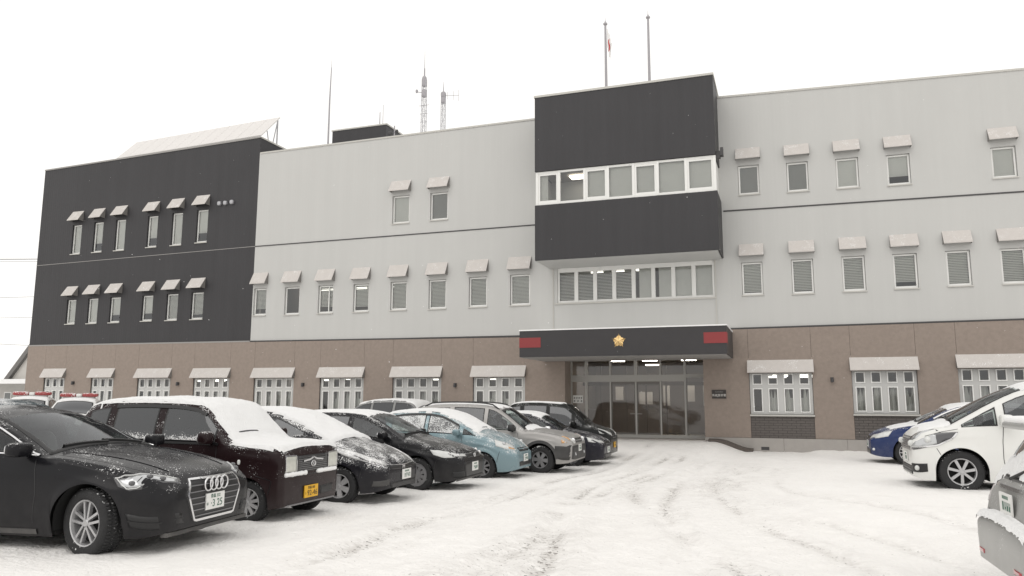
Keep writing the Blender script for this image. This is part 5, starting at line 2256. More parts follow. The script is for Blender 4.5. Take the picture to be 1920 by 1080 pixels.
# ---- 4: black estate with wheel covers
S = dict(L=4.36, W=1.695, wb=2.60, fo=.86, R=.305, clear=.17, pf=(.80, .58, 2.4), pr=(.4, .82, 2.6), nose_rise=.06, gap=.045, shoulder=.04, tum=.34,
         top=[(0, .42), (.0, .58), (.04, .68), (.2, .765), (.6, .88), (1.08, .965), (1.12, .98), (1.85, 1.385), (2.3, 1.465), (3.2, 1.47), (3.9, 1.41), (4.15, 1.15), (4.30, .95), (4.36, .5)],
         belt=[(0, .58), (.3, .70), (1.1, .90), (2.0, .945), (4.36, 1.0)])
c = Car('parked_car', 'black estate car with clear windscreen and grey wheel covers, third black car from the left', S, paint('paint_black_estate', (.010, .010, .012), .22, .15), put((-6.62, 13.46), HD, 1.695, .175), R_(HD))
c.windscreen(1.18, 1.92, G_car, .07)
for sd in 'RL':
    sg = -1 if sd == 'R' else 1
    c.side_window(1.40, 2.28, G_car, sd, .03, .05)
    c.side_window(2.36, 3.10, G_tint, sd, .03, .05)
    c.side_window(3.20, 3.80, G_tint, sd, .03, .06)
    c.line('door_seam', [(1.38, .28), (1.34, .6), (1.42, .93)], sd, M_frit, .008, .002, 12)
    c.line('door_seam', [(2.32, .28), (2.32, .95)], sd, M_frit, .008, .002, 12)
    c.handle(2.15, .80, sd, M_chrome)
    c.mirror(1.52, sd, c.pm, lift=.09, size=(.08, .105, .07), out=.10)
    c.patch('headlight', [(.05, sg * .40, .60), (.14, sg * .62, .585), (.34, sg * .76, .60), (.52, sg * .81, .66)], [(.06, sg * .38, .655), (.14, sg * .58, .675), (.34, sg * .73, .715), (.60, sg * .81, .755)], 'N', M_lensw, .008, 16, 5)
    for q in ((.13, sg * .58, .625), (.26, sg * .69, .645)):
        c.lamp(q, .030, c.root)
    c.line('chrome_trim', [(.04, sg * .10, .66), (.06, sg * .38, .665), (.14, sg * .58, .685)], 'N', M_chrome, .016, .012, 14)
    c.patch('fog_recess', [(.05, sg * .46, .27), (.20, sg * .66, .27)], [(.05, sg * .46, .37), (.20, sg * .66, .36)], 'N', M_frit, .004, 8, 4)
gr = c.patch('grille', [(-.40, .595), (.40, .595)], [(-.38, .655), (.38, .655)], 'F', M_frit, .006, 12, 3)
bd = MB()
xf = c.P('F', 0, .63)[0].x + .02
for rx, rz in ((.055, .038), (.022, .036), (.04, .014)):
    n = 22
    T_ = []
    for i in range(n):
        a = 2 * math.pi * i / n
        for j in range(5):
            e = 2 * math.pi * j / 5
            T_.append((xf + .005 * math.sin(e), (rx + .005 * math.cos(e)) * math.cos(a), .63 + (rz + .005 * math.cos(e)) * math.sin(a) + (.012 if rz < .02 else 0)))
    bd.add(T_, [(i * 5 + j, ((i + 1) % n) * 5 + j, ((i + 1) % n) * 5 + (j + 1) % 5, i * 5 + (j + 1) % 5) for i in range(n) for j in range(5)])
bd.build('badge', M_chrome, gr, True)
c.patch('lower_intake', [(-.50, .23), (.50, .23)], [(-.56, .52), (.56, .52)], 'F', M_frit, .006, 14, 6)
c.plate(.0, .42, 'F')
c.line('front_lip', [(-.66, .195), (0, .185), (.66, .195)], 'F', M_rubber, .03, .02, 20)
c.finish_body()
c.shuts(1.06)
c.wheels(9, 'cap', M_rimD, .21, .175)
c.interior(2.25)
c.wipers()
c.snow([(1.95, 4.0, .14, .97, .8)], T=.018, step=.032, seed=5, rag=.35)

# ---- 5: light blue compact hatchback
S = dict(L=3.83, W=1.675, wb=2.45, fo=.76, R=.288, clear=.17, pf=(.75, .55, 2.2), pr=(.4, .82, 2.6), nose_rise=.06, gap=.045, shoulder=.045, tum=.36,
         top=[(0, .40), (.0, .55), (.05, .68), (.2, .82), (.5, .95), (.80, 1.03), (.84, 1.045), (1.55, 1.42), (1.95, 1.515), (2.7, 1.515), (3.3, 1.43), (3.6, 1.15), (3.78, .95), (3.83, .5)],
         belt=[(0, .55), (.3, .74), (.85, .92), (1.6, .96), (3.83, 1.02)])
c = Car('parked_car', 'light blue compact hatchback with snow on roof and windscreen', S, paint('paint_light_blue', (.20, .285, .315), .50, .2, .2), put((-6.45, 16.36), HD, 1.675, .175), R_(HD))
c.windscreen(.92, 1.60, G_car, .07, see=False)
for sd in 'RL':
    sg = -1 if sd == 'R' else 1
    c.side_window(.94, 1.24, G_car, sd, .03, .05, 'quarter_window')
    c.side_window(1.34, 2.10, G_frost, sd, .03, .06)
    c.side_window(2.18, 3.00, G_frost, sd, .03, .06)
    c.line('rain_visor', [(s, c.zr(s) - .06) for s in np.linspace(1.36, 3.0, 10)], sd, M_frit, .045, .02, 24)
    c.line('door_seam', [(1.24, .28), (1.18, .6), (1.27, .95)], sd, M_frit, .008, .002, 12)
    c.line('door_seam', [(2.14, .28), (2.14, .98)], sd, M_frit, .008, .002, 12)
    c.handle(1.98, .82, sd, c.pm)
    c.mirror(1.34, sd, c.pm, lift=.08, size=(.08, .10, .07), out=.10)
    hd = c.patch('headlight', [(.07, sg * .50, .64), (.24, sg * .70, .655), (.46, sg * .775, .73)], [(.13, sg * .46, .765), (.28, sg * .60, .845), (.50, sg * .735, .88)], 'N', M_lensw, .010, 14, 6)
    c.patch('indicator', [(.09, sg * .53, .655), (.20, sg * .66, .665)], [(.10, sg * .53, .70), (.21, sg * .66, .715)], 'N', M_amber, .014, 6, 4, None, hd)
    p, nn = c.N3((.30, sg * .67, .78))
    lb_ = MB()
    lb_.rbox(p + nn * .01, (.04, .04, .04), .9, 8)
    lb_.build('lens', M_lens, hd, True)
gr = c.patch('grille', [(-.34, .60), (.34, .60)], [(-.38, .68), (.38, .68)], 'F', M_frit, .006, 12, 3)
c.line('grille_bar', [(-.36, .65), (.36, .65)], 'F', c.pm, .022, .014, 12, gr)
hb_ = MB()
xf = c.P('F', 0, .655)[0].x + .022
hb_.box(xf, xf + .008, -.045, -.028, .615, .70)
hb_.box(xf, xf + .008, .028, .045, .615, .70)
hb_.box(xf, xf + .007, -.028, .028, .648, .664)
hb_.build('badge', M_chrome, gr)
c.patch('lower_intake', [(-.44, .285), (.44, .285)], [(-.46, .385), (.46, .385)], 'F', M_frit, .006, 12, 4)
c.plate(.0, .455, 'F')
c.finish_body()
c.shuts(.78)
c.wheels(8, 'single', M_rimD, .185, .175)
c.interior(2.0)
c.wipers()
c.snow([(.88, 1.68, .10, .95, 1.), (1.52, 3.5, .08, 1.0, 1.)], T=.035, step=.03, seed=6, rag=.22)

# ---- 6: silver-beige four-wheel drive with dark bumpers and roof rails
S = dict(L=4.47, W=1.75, wb=2.62, fo=.80, R=.338, clear=.24, pf=(.45, .76, 2.6), pr=(.35, .86, 3), nose_rise=.06, gap=.06, shoulder=.03, tum=.24, flare=.02, crown=.04,
         top=[(0, .50), (.0, .72), (.03, .84), (.12, .92), (.5, 1.00), (1.12, 1.07), (1.16, 1.085), (1.80, 1.56), (2.15, 1.665), (3.0, 1.69), (3.9, 1.67), (4.25, 1.55), (4.38, 1.1), (4.47, .6)],
         belt=[(0, .74), (.2, .86), (1.15, 1.00), (4.47, 1.04)])
c = Car('parked_car', 'silver beige off-roader with dark grey bumpers and big bare tyres', S, paint('paint_champagne', (.36, .35, .34), .16, .35, .35, .35), put((-5.78, 18.50), HD, 1.75, .205), R_(HD))
c.windscreen(1.22, 1.86, G_car, .07)
for sd in 'RL':
    sg = -1 if sd == 'R' else 1
    c.side_window(1.42, 2.18, G_car, sd, .03, .06)
    c.side_window(2.28, 3.10, G_tint, sd, .03, .06)
    c.side_window(3.22, 4.05, G_tint, sd, .03, .07)
    c.line('door_seam', [(1.36, .32), (1.30, .6), (1.38, 1.0)], sd, M_frit, .008, .002, 12)
    c.line('door_seam', [(2.23, .32), (2.23, 1.02)], sd, M_frit, .008, .002, 12)
    c.handle(2.05, .86, sd, M_rubber)
    c.mirror(1.50, sd, M_rubber, lift=.10, size=(.08, .11, .085), out=.11)
    ang = np.linspace(.05, math.pi - .05, 20)
    for sw in (c.fo, c.fo + c.wb):
        c.line('arch_trim', [(sw + (c.R + .085) * math.cos(a), c.R + (c.R + .085) * math.sin(a)) for a in ang], sd, M_rubber, .07, .016, 30)
    c.line('side_moulding', [(1.28, .42), (2.95, .42)], sd, M_rubber, .16, .014, 20)
    c.patch('bumper_corner', [(.16, sg * .70, .36), (.30, sg * .80, .36), (.44, sg * .86, .38)], [(.12, sg * .68, .66), (.28, sg * .78, .665), (.42, sg * .85, .665)], 'N', M_rubber, .012, 10, 5)
    c.patch('bumper_corner', [(.06, sg * .60, .35), (.18, sg * .72, .36)], [(.05, sg * .58, .66), (.15, sg * .70, .66)], 'N', M_rubber, .010, 8, 5)
    hd = c.patch('headlight', [(.03, sg * .42, .715), (.08, sg * .60, .71), (.26, sg * .76, .71)], [(.05, sg * .42, .845), (.10, sg * .60, .85), (.28, sg * .755, .855)], 'N', M_lensw, .010, 12, 5)
    c.lamp((.07, sg * .52, .78), .05, hd)
    c.patch('indicator', [(.14, sg * .68, .72), (.27, sg * .765, .72)], [(.16, sg * .68, .84), (.29, sg * .76, .845)], 'N', M_amber, .014, 5, 4, None, hd)
    rl = MB()
    P_ = [(c.fo - s, sg * (c.wr(s) - .06), c.zr(s) + (.07 if 1.98 < s < 3.85 else .02)) for s in np.linspace(1.92, 3.95, 12)]
    rl.tube(P_, .018, 8)
    rl.build('roof_rail', M_rubber, c.root)
gr = c.patch('grille', [(-.38, .73), (.38, .73)], [(-.38, .84), (.38, .84)], 'F', M_frit, .006, 10, 3)
c.line('grille_bar', [(-.37, .785), (.37, .785)], 'F', M_rimS, .022, .014, 10, gr)
c.patch('bumper', [(-.76, .36), (-.60, .34), (.60, .34), (.76, .36)], [(-.74, .66), (-.60, .67), (.60, .67), (.74, .66)], 'F', M_rubber, .016, 24, 6)
c.plate(.0, .60, 'F')
for y in (-.5, .5):
    p, nn = c.P('F', y, .47)
    fb_ = MB()
    fb_.rbox(p + Vector((.012, 0, 0)), (.02, .06, .045), .8, 8)
    fb_.build('fog_lamp', M_lens, c.root, True)
c.finish_body()
c.shuts(1.10)
c.wheels(6, 'wide', M_rimD, .20, .205)
c.interior(2.15)
c.wipers()
c.snow([(1.9, 4.2, .25, .85, .55)], T=.02, step=.035, seed=7, rag=.6)
c.snow([(1.02, 1.30, .08, .8, .8)], T=.02, step=.03, seed=12, rag=.5, name='snow_dusting')

# ---- 7: small dark saloon half hidden by the off-roader
S = dict(L=4.30, W=1.695, wb=2.55, fo=.84, R=.300, clear=.17, pf=(.75, .58, 2.4), pr=(.4, .82, 2.6), nose_rise=.06, gap=.045, tum=.36,
         top=[(0, .42), (.0, .58), (.04, .68), (.2, .78), (.6, .90), (1.05, .97), (1.09, .985), (1.75, 1.37), (2.2, 1.46), (2.9, 1.45), (3.5, 1.28), (3.8, 1.06), (4.2, 1.02), (4.30, .5)],
         belt=[(0, .58), (.3, .72), (1.1, .90), (2.0, .94), (4.3, .98)])
c = Car('parked_car', 'small dark blue black saloon mostly hidden behind the off-roader', S, paint('paint_dark_saloon', (.010, .010, .018), .3, .15), put((-5.62, 20.9), HD, 1.695, .175), R_(HD))
c.windscreen(1.15, 1.82, G_car, .07)
for sd in 'RL':
    sg = -1 if sd == 'R' else 1
    c.side_window(1.36, 2.20, G_car, sd, .03, .05)
    c.side_window(2.28, 3.30, G_tint, sd, .03, .05)
    c.mirror(1.48, sd, M_chrome, lift=.09, size=(.08, .105, .075), out=.10)
    c.patch('headlight', [(.05, sg * .42, .60), (.16, sg * .64, .60), (.40, sg * .78, .66)], [(.08, sg * .40, .70), (.18, sg * .60, .73), (.46, sg * .76, .80)], 'N', M_lensw, .008, 12, 5)
c.patch('grille', [(-.38, .58), (.38, .58)], [(-.38, .66), (.38, .66)], 'F', M_frit, .006, 10, 3)
c.patch('lower_intake', [(-.50, .23), (.50, .23)], [(-.50, .34), (.50, .34)], 'F', M_frit, .006, 10, 4)
c.plate(.0, .43, 'F')
c.finish_body()
c.wheels(7, 'single', M_rimD, .20, .175)
c.interior(2.15)
c.snow([(1.75, 3.3, .12, 1.0, 1.)], T=.03, step=.035, seed=14, rag=.25)

# ---- 8: black tall kei wagon next to the entrance
S = dict(L=3.39, W=1.475, wb=2.40, fo=.55, R=.275, clear=.17, pf=(.40, .78, 2.8), pr=(.25, .88, 3), nose_rise=.05, gap=.045, tum=.16, tuck=.03, crown=.035, wcrown=.07,
         top=[(0, .45), (.0, .70), (.03, .83), (.14, .92), (.5, 1.04), (.66, 1.08), (.70, 1.10), (1.25, 1.62), (1.45, 1.71), (2.4, 1.755), (3.1, 1.73), (3.27, 1.6), (3.36, 1.0), (3.39, .6)],
         belt=[(0, .72), (.2, .88), (.7, .98), (3.39, 1.02)])
c = Car('parked_car', 'tall black small van with yellow plate, farthest of the left row by the entrance', S, paint('paint_black_van', (.010, .011, .011), .16, .15), put((-5.62, 23.2), HD, 1.475, .155), R_(HD))
c.windscreen(.78, 1.42, G_car, .06)
for sd in 'RL':
    sg = -1 if sd == 'R' else 1
    c.side_window(.86, 1.10, G_car, sd, .03, .06, 'quarter_window')
    c.side_window(1.18, 1.90, G_tint, sd, .03, .07)
    c.side_window(1.98, 2.72, G_tint, sd, .03, .07)
    c.side_window(2.82, 3.14, G_tint, sd, .05, .08)
    c.line('door_seam', [(1.14, .28), (1.10, .6), (1.13, 1.0)], sd, M_frit, .008, .002, 12)
    c.mirror(1.12, sd, c.pm, lift=.11, size=(.075, .10, .085), out=.10)
    c.line('mirror_trim', [(1.06, c.belt(1.06) + .02), (1.16, c.belt(1.16) + .02)], sd, M_chrome, .02, .02, 4)
    c.patch('headlight', [(.02, sg * .36, .72), (.10, sg * .54, .74), (.32, sg * .66, .80)], [(.05, sg * .34, .80), (.14, sg * .50, .855), (.40, sg * .64, .925)], 'N', M_lensw, .010, 12, 5)
    c.patch('fog_recess', [(.02, sg * .40, .30), (.10, sg * .56, .30)], [(.02, sg * .40, .40), (.10, sg * .56, .40)], 'N', M_frit, .004, 6, 4)
c.patch('grille', [(-.34, .66), (.34, .66)], [(-.34, .74), (.34, .74)], 'F', M_frit, .006, 10, 3)
c.line('grille_trim', [(-.40, .75), (.40, .75)], 'F', M_chrome, .014, .012, 10)
c.plate(.0, .46, 'F', True)
c.finish_body()
c.wheels(8, 'single', M_rimD, .18, .155)
c.interior(1.85)
c.snow([(1.5, 3.2, .2, .9, .5)], T=.02, step=.035, seed=15, rag=.6)

# ---- right side: white people carrier
HR = 180.0
S = dict(L=4.88, W=1.83, wb=2.95, fo=.72, R=.347, scale=(1.04, 1.04, 1.04), clear=.17, pf=(.75, .62, 2.5), pr=(.35, .86, 3), nose_rise=.05, gap=.05, tum=.24, shoulder=.03, tuck=.03, cat='van', crown=.045,
         top=[(0, .42), (.0, .66), (.02, .90), (.08, 1.01), (.28, 1.09), (.50, 1.14), (.54, 1.155), (1.42, 1.66), (1.9, 1.82), (2.4, 1.88), (3.6, 1.89), (4.5, 1.85), (4.75, 1.7), (4.84, 1.1), (4.88, .6)],
         belt=[(0, .82), (.2, .95), (.6, 1.05), (2.0, 1.11), (4.88, 1.14)])
mw = paint('paint_pearl_white', (.72, .72, .70), .1, .22)
pos = (2.82 + math.sin(R_(HR)) * .82 * 1, 15.95 - math.cos(R_(HR)) * .79, 0)
c = Car('parked_van', 'white people carrier with chrome grille and big headlamp, parked on the right', S, mw, pos, R_(HR))
c.windscreen(.62, 1.78, G_car, .07, see=True)
for sd in 'RL':
    sg = -1 if sd == 'R' else 1
    c.side_window(.76, 1.30, G_car, sd, .03, .06, 'quarter_window')
    c.side_window(1.42, 2.40, glass('van_side' + sd, (.30, .32, .32), 1.0), sd, .03, .07)
    c.side_window(2.50, 3.60, G_tint, sd, .03, .08)
    c.side_window(3.80, 4.62, G_tint, sd, .03, .08)
    c.line('door_seam', [(1.38, .26), (1.34, .55), (1.35, .85), (1.38, 1.10)], sd, M_frit, .010, .002, 16)
    c.line('door_seam', [(2.45, .26), (2.45, 1.12)], sd, M_frit, .010, .002, 12)
    c.line('bonnet_seam', [(.20, .92), (.45, 1.0), (.7, 1.05)], sd, M_frit, .008, .002, 12)
    c.handle(2.25, .92, sd, M_chrome)
    c.mirror(1.40, sd, c.pm, lift=.12, size=(.10, .13, .10), out=.13)
    hd = c.patch('headlight', [(.04, sg * .50, .66), (.14, sg * .66, .68), (.40, sg * .84, .78), (.60, sg * .885, .90)], [(.10, sg * .46, .86), (.16, sg * .56, .925), (.36, sg * .76, .965), (.70, sg * .88, 1.0)], 'N', M_lensd, .008, 18, 7)
    c.patch('lamp_reflector', [(.08, sg * .54, .70), (.16, sg * .66, .715), (.38, sg * .83, .80)], [(.10, sg * .50, .84), (.17, sg * .60, .89), (.38, sg * .78, .94)], 'N', M_lens, .014, 12, 6, None, hd)
    for q in ((.14, sg * .615, .775), (.28, sg * .74, .84)):
        p, nn = c.N3(q)
        lb_ = MB()
        lb_.rbox(p + nn * .012, (.055, .055, .055), .9, 10)
        lb_.build('lens', M_lensw, hd, True)
    c.line('lamp_rim', [(.06, sg * .48, .68), (.40, sg * .85, .775), (.62, sg * .89, .905), (.68, sg * .885, .985)], 'N', M_chrome, .022, .016, 20, hd)
    fg = c.patch('fog_recess', [(.10, sg * .58, .30), (.24, sg * .76, .33)], [(.08, sg * .56, .44), (.24, sg * .76, .46)], 'N', M_frit, .008, 8, 5)
    p, nn = c.N3((.15, sg * .66, .38))
    lb_ = MB()
    lb_.rbox(p + nn * .012, (.04, .04, .045), .9, 8)
    lb_.build('fog_lamp', M_lensw, fg, True)
    c.line('sill_trim', [(1.4, .22), (3.4, .22)], sd, c.pm, .06, .018, 20)
gr = c.patch('grille', [(-.50, .66), (.50, .66)], [(-.46, .90), (.46, .90)], 'F', M_frit, .006, 16, 6)
for z in (.685, .73, .775, .82, .865):
    c.line('grille_bar', [(-.48, z), (.48, z)], 'F', M_chrome, .018, .018, 16, gr)
for y in np.linspace(-.42, .42, 9):
    c.line('grille_post', [(y, .67), (y, .89)], 'F', M_chrome, .014, .016, 6, gr)
c.patch('lower_intake', [(-.60, .255), (.60, .255)], [(-.62, .40), (.62, .40)], 'F', M_frit, .006, 16, 5)
for z in (.30, .35):
    c.line('intake_bar', [(-.58, z), (.58, z)], 'F', M_rubber, .014, .014, 12)
c.plate(0, .53, 'F')
c.finish_body()
c.line('bumper_seam', [(.40, .42), (.42, .60), (.36, .72)], 'L', M_frit, .009, .002, 12)
c.wheels(7, 'single', M_rimS, .225, .215)
c.interior(2.3)
c.wipers()
c.snow([(1.7, 4.6, .2, .98, .9)], T=.04, step=.04, seed=21, rag=.3)
c.snow([(.12, .66, .15, .9, .6)], T=.02, step=.035, seed=22, rag=.4, name='snow_dusting')

# ---- right side: blue estate behind the van
S = dict(L=4.40, W=1.695, wb=2.60, fo=.85, R=.305, scale=(1.1, 1.1, 1.17), clear=.17, pf=(.80, .56, 2.3), pr=(.4, .82, 2.6), nose_rise=.06, gap=.045, tum=.34, shoulder=.045,
         top=[(0, .42), (.0, .58), (.05, .70), (.2, .80), (.6, .91), (1.0, .98), (1.04, .995), (1.85, 1.40), (2.3, 1.475), (3.2, 1.475), (3.9, 1.41), (4.2, 1.15), (4.34, .95), (4.40, .5)],
         belt=[(0, .58), (.3, .73), (1.0, .90), (2.0, .945), (4.40, 1.0)])
pos = (3.10 + math.sin(R_(HR)) * .735, 24.9 - math.cos(R_(HR)) * .735, 0)
c = Car('parked_car', 'dark blue estate with silver wheels and snowy windscreen, behind the white people carrier', S, paint('paint_dark_blue', (.014, .030, .105), .22, .3), pos, R_(HR))
c.windscreen(1.12, 1.92, glass('estate_screen', (.45, .5, .5), 1.0, .35, 40, (.75, .75, .75)), .07, see=True)
for sd in 'RL':
    sg = -1 if sd == 'R' else 1
    c.side_window(1.34, 2.28, glass('estate_side' + sd, (.3, .33, .35), 1.0, .40, 45, (.7, .7, .72)), sd, .03, .05)
    c.side_window(2.36, 3.10, G_tint, sd, .03, .05)
    c.side_window(3.20, 3.85, G_tint, sd, .03, .06)
    c.line('window_trim', [(s, c.zr(s) - .03) for s in np.linspace(1.5, 3.9, 16)], sd, M_snow, .03, .02, 24)
    c.mirror(1.48, sd, c.pm, lift=.09, size=(.08, .105, .07), out=.10)
    c.patch('headlight', [(.05, sg * .42, .59), (.16, sg * .64, .59), (.42, sg * .78, .665)], [(.08, sg * .40, .70), (.20, sg * .60, .735), (.52, sg * .77, .80)], 'N', M_lensw, .008, 14, 5)
    p, nn = c.N3((.12, sg * .60, .36))
    lb_ = MB()
    lb_.rbox(p + nn * .008, (.035, .035, .035), .9, 8)
    lb_.build('fog_lamp', M_lensw, c.root, True)
c.patch('grille', [(-.38, .58), (.38, .58)], [(-.38, .66), (.38, .66)], 'F', M_frit, .006, 10, 3)
c.patch('lower_intake', [(-.50, .23), (.50, .23)], [(-.50, .34), (.50, .34)], 'F', M_frit, .006, 10, 4)
c.plate(.0, .47, 'F')
c.finish_body()
c.wheels(6, 'twin', M_rimS, .21, .18)
c.interior(2.25)
c.wipers()
c.snow([(1.80, 3.9, .12, 1., .9)], T=.03, step=.035, seed=23, rag=.3)
c.snow([(.5, 1.15, .2, .9, .5)], T=.015, step=.03, seed=24, rag=.6, name='snow_dusting')

# ---- right edge: silver hatchback seen from behind
S = dict(L=4.30, W=1.745, wb=2.65, fo=.85, R=.31, clear=.20, pf=(.8, .6, 2.4), pr=(.55, .66, 2.2), nose_rise=.06, tail_rise=.05, gap=.045, tum=.40, shoulder=.10, tuck=.04,
         top=[(0, .42), (.05, .70), (.6, .92), (1.0, 1.0), (1.9, 1.42), (2.4, 1.49), (3.2, 1.46), (3.86, 1.38), (3.92, 1.34), (4.00, 1.20), (4.12, .96), (4.17, .90), (4.19, .66), (4.24, .64), (4.295, .60), (4.30, .46)],
         belt=[(0, .58), (.3, .73), (1.0, .90), (2.0, .95), (3.9, 1.0), (4.1, .90), (4.17, .78), (4.2, .60), (4.30, .56)])
hs_ = 1.5
tail = Vector((1.53, 7.42, .06))
hv = Vector((math.cos(R_(hs_)), math.sin(R_(hs_)), 0))
pos = tail + hv * (4.30 - .85)
c = Car('parked_car', 'silver hatchback cut by the right edge, its snowy tail towards the lane', S, paint('paint_silver', (.42, .42, .41), .42, .30, .35, .35), pos, R_(hs_))
c.windscreen(1.10, 1.95, G_car, .07, see=False)
c.rear_glass(.94, 1.30, glass('tail_glass', (.12, .12, .13), 1.0, .55, 45, (.72, .72, .72), (.95, 1.28)), .09)
for sd in 'RL':
    sg = -1 if sd == 'R' else 1
    c.side_window(1.40, 2.30, G_tint, sd, .03, .05)
    c.side_window(2.38, 3.20, G_tint, sd, .03, .05)
    c.side_window(3.28, 3.75, G_tint, sd, .04, .06)
    c.patch('tail_lamp', [(4.02, sg * .78, .72), (4.12, sg * .66, .70)], [(3.90, sg * .74, .98), (4.03, sg * .62, .98)], 'N', mat('clear_tail_lamp', (.50, .47, .47), .15, coat=1., speck=.5), .008, 6, 8)
    c.patch('reflector', [(4.26, sg * .42, .30), (4.20, sg * .58, .30)], [(4.27, sg * .42, .335), (4.21, sg * .58, .335)], 'N', M_redlens, .006, 6, 3)
sp_ = MB()
sp_.rbox((c.fo - 3.93, 0, 1.385), (.17, .58, .035), .5, 14)
sp_.build('spoiler', c.pm, c.root, True)
sn = MB()
sn.rbox((c.fo - 3.92, 0, 1.43), (.18, .585, .035), .6, 14)
sn.build('snow_cover', M_snow, c.root, True)
c.plate(.0, .765, 'B')
c.line('plate_garnish', [(-.40, .885), (.40, .885)], 'B', M_chrome, .03, .02, 16)
c.line('tailgate_seam', [(-.60, .655), (.60, .655)], 'B', M_frit, .010, .004, 20)
wp = MB()
p0 = c.P('B', .05, .96)[0]
p1 = c.P('B', -.42, 1.12)[0]
wp.tube([p0 + Vector((-.03, 0, 0)), p1 + Vector((-.03, 0, 0))], .012, 6)
wp.build('rear_wiper', M_rubber, c.root)
c.finish_body()
c.wheels(7, 'single', M_rimD, .205, .18)
c.interior(2.25)
c.snow([(4.185, 4.31, .03, 1.02, 1.)], T=.05, step=.02, seed=31, rag=.15, name='snow_ledge', edge=.03)
c.snow([(3.99, 4.13, .06, .96, .8)], T=.035, step=.02, seed=33, rag=.5, name='snow_dusting')
c.snow([(1.9, 3.9, .1, 1., 1.)], T=.04, step=.04, seed=32, rag=.2)

# ---- cars of the rear row, seen over the roofs
def rear_car(name, label, cat, S, pm, pos, hd, glassm, snow=None, bar=False, sB=2.2):
    S = dict(S, cat=cat)
    c = Car(name, label, S, pm, pos, R_(hd))
    c.windscreen(*S['ws'], glassm, .07, see=False)
    for sd in 'RL':
        for a, e in S['sw']:
            c.side_window(a, e, glassm, sd, .03, .06, see=False)
        sg = -1 if sd == 'R' else 1
        c.patch('headlight', [(.05, sg * .42, .62), (.20, sg * .66, .64)], [(.08, sg * .40, .74), (.26, sg * .64, .78)], 'N', M_lensw, .008, 8, 4)
        c.mirror(S['ws'][0] + .35, sd, pm, lift=.09)
    c.patch('grille', [(-.38, .56), (.38, .56)], [(-.38, .68), (.38, .68)], 'F', M_frit, .006, 10, 3)
    c.plate(0, .42, 'F')
    c.finish_body()
    c.wheels(7, 'single', M_rimD, None, .19)
    if snow:
        c.snow(snow, T=.05, step=.045, seed=hash(label) % 50, rag=.2)
    if bar:
        zt = c.top(bar)
        bb_ = MB()
        bb_.box(c.fo - bar - .10, c.fo - bar + .10, -.50, .50, zt + .015, zt + .055)
        ba = bb_.build('light_bar', M_alu, c.root)
        for sg in (-1, 1):
            lb_ = MB()
            lb_.rbox((c.fo - bar, sg * .36, zt + .12), (.15, .27, .075), .5, 12)
            lb_.build('beacon', mat('beacon_red', (.30, .03, .03), .3, coat=.6, speck=.75, speck_scale=30), ba, True)
        lb_ = MB()
        lb_.rbox((c.fo - bar, 0, zt + .11), (.13, .10, .06), .5, 10)
        lb_.build('loudspeaker', M_plateW, ba, True)
    return c


SP = dict(L=4.70, W=1.80, wb=2.75, fo=.9, R=.33, clear=.17, pf=(.6, .7, 2.4), pr=(.5, .8, 2.4), tum=.34, ws=(1.45, 2.15), sw=[(1.7, 2.6), (2.7, 3.6)],
          top=[(0, .45), (.03, .70), (.5, .88), (1.40, 1.0), (2.1, 1.52), (2.5, 1.60), (3.2, 1.60), (3.8, 1.42), (4.1, 1.15), (4.6, 1.1), (4.70, .6)],
          belt=[(0, .62), (.4, .80), (1.4, .95), (4.7, 1.02)])
mp_ = paint('paint_patrol_white', (.70, .70, .69), .3, .2)
rear_car('patrol_car', 'white patrol car roof with snowy red light bar, left of the other patrol car', 'patrol car', SP, mp_, (-25.3, 20.0, .25), -52, G_tint, [(2.2, 3.5, .3, 1., .4)], 2.75)
rear_car('patrol_car', 'white patrol car roof with red light bar next to the maroon car roof', 'patrol car', SP, mp_, (-23.45, 20.4, .20), -52, G_tint, [(2.2, 3.5, .3, 1., .4)], 2.75)
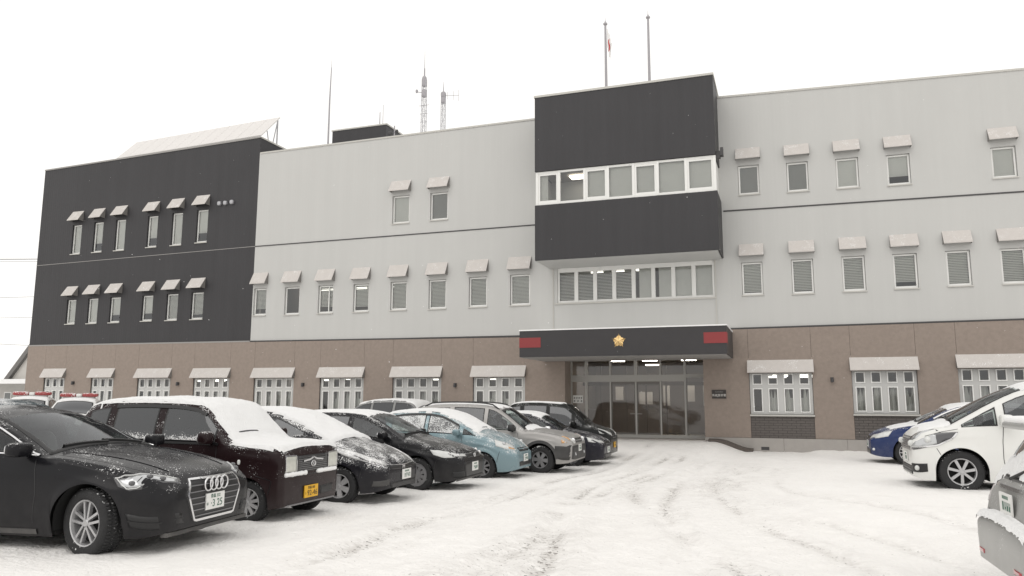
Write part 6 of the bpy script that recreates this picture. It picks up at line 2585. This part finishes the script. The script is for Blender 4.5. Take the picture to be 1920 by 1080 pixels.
SV = dict(L=4.60, W=1.695, wb=2.75, fo=.85, R=.32, clear=.17, pf=(.5, .74, 2.6), pr=(.3, .88, 3), tum=.20, ws=(1.0, 1.75), sw=[(1.5, 2.4), (2.5, 3.4), (3.5, 4.3)],
          top=[(0, .45), (.03, .85), (.5, 1.0), (.95, 1.1), (1.7, 1.62), (2.2, 1.76), (3.4, 1.79), (4.3, 1.74), (4.5, 1.4), (4.60, .6)],
          belt=[(0, .75), (.4, .95), (1.0, 1.05), (4.6, 1.12)])
rear_car('parked_van', 'minivan with white snow covered roof standing behind the left row', 'van', SV, paint('paint_grey_van', (.25, .25, .25), .3, .2), (-16.35, 27.0, 0), 174, G_tint, [(1.75, 4.4, .1, 1., 1.)])
rear_car('parked_car', 'dark teal estate roof just above the black saloon roof at the left edge', 'car', dict(SV, top=[(a, z * .945 if z > 1.2 else z) for a, z in SV['top']]), paint('paint_teal', (.03, .05, .06), .3, .2), (-16.5, 13.9, 0), -4, G_tint)

# ------------------------------------------------------------------ falling snow
random.seed(5)
fv, ff = [], []
for k in range(420):
    d = random.uniform(7.0, 26.0)
    px_, py_ = random.uniform(-1.0, 1.0), random.uniform(-.42, .75)
    p = Vector((0, 0, 1.694)) + (Fw + Rt * (px_ * .72) + Up * (py_ * .45)) * d
    if p.z < .3 or p.y > FY - 2.5 or p.y < 2:
        continue
    r = random.uniform(.0025, .005)
    k0 = len(fv)
    e = [Vector((random.uniform(.7, 1.3) * r, 0, 0)), Vector((0, random.uniform(.7, 1.3) * r, 0)), Vector((0, 0, random.uniform(.7, 1.4) * r))]
    fv += [p + e[0], p - e[0], p + e[1], p - e[1], p + e[2], p - e[2]]
    for a, b2, c3 in ((0, 2, 4), (2, 1, 4), (1, 3, 4), (3, 0, 4), (2, 0, 5), (1, 2, 5), (3, 1, 5), (0, 3, 5)):
        ff.append((k0 + a, k0 + b2, k0 + c3))
fs = mesh('falling_snow', fv, ff, mat('snowflake', (.85, .85, .85), .9))
tag(fs, 'sparse snowflakes falling in front of the station', 'snowflakes', None, 'stuff')
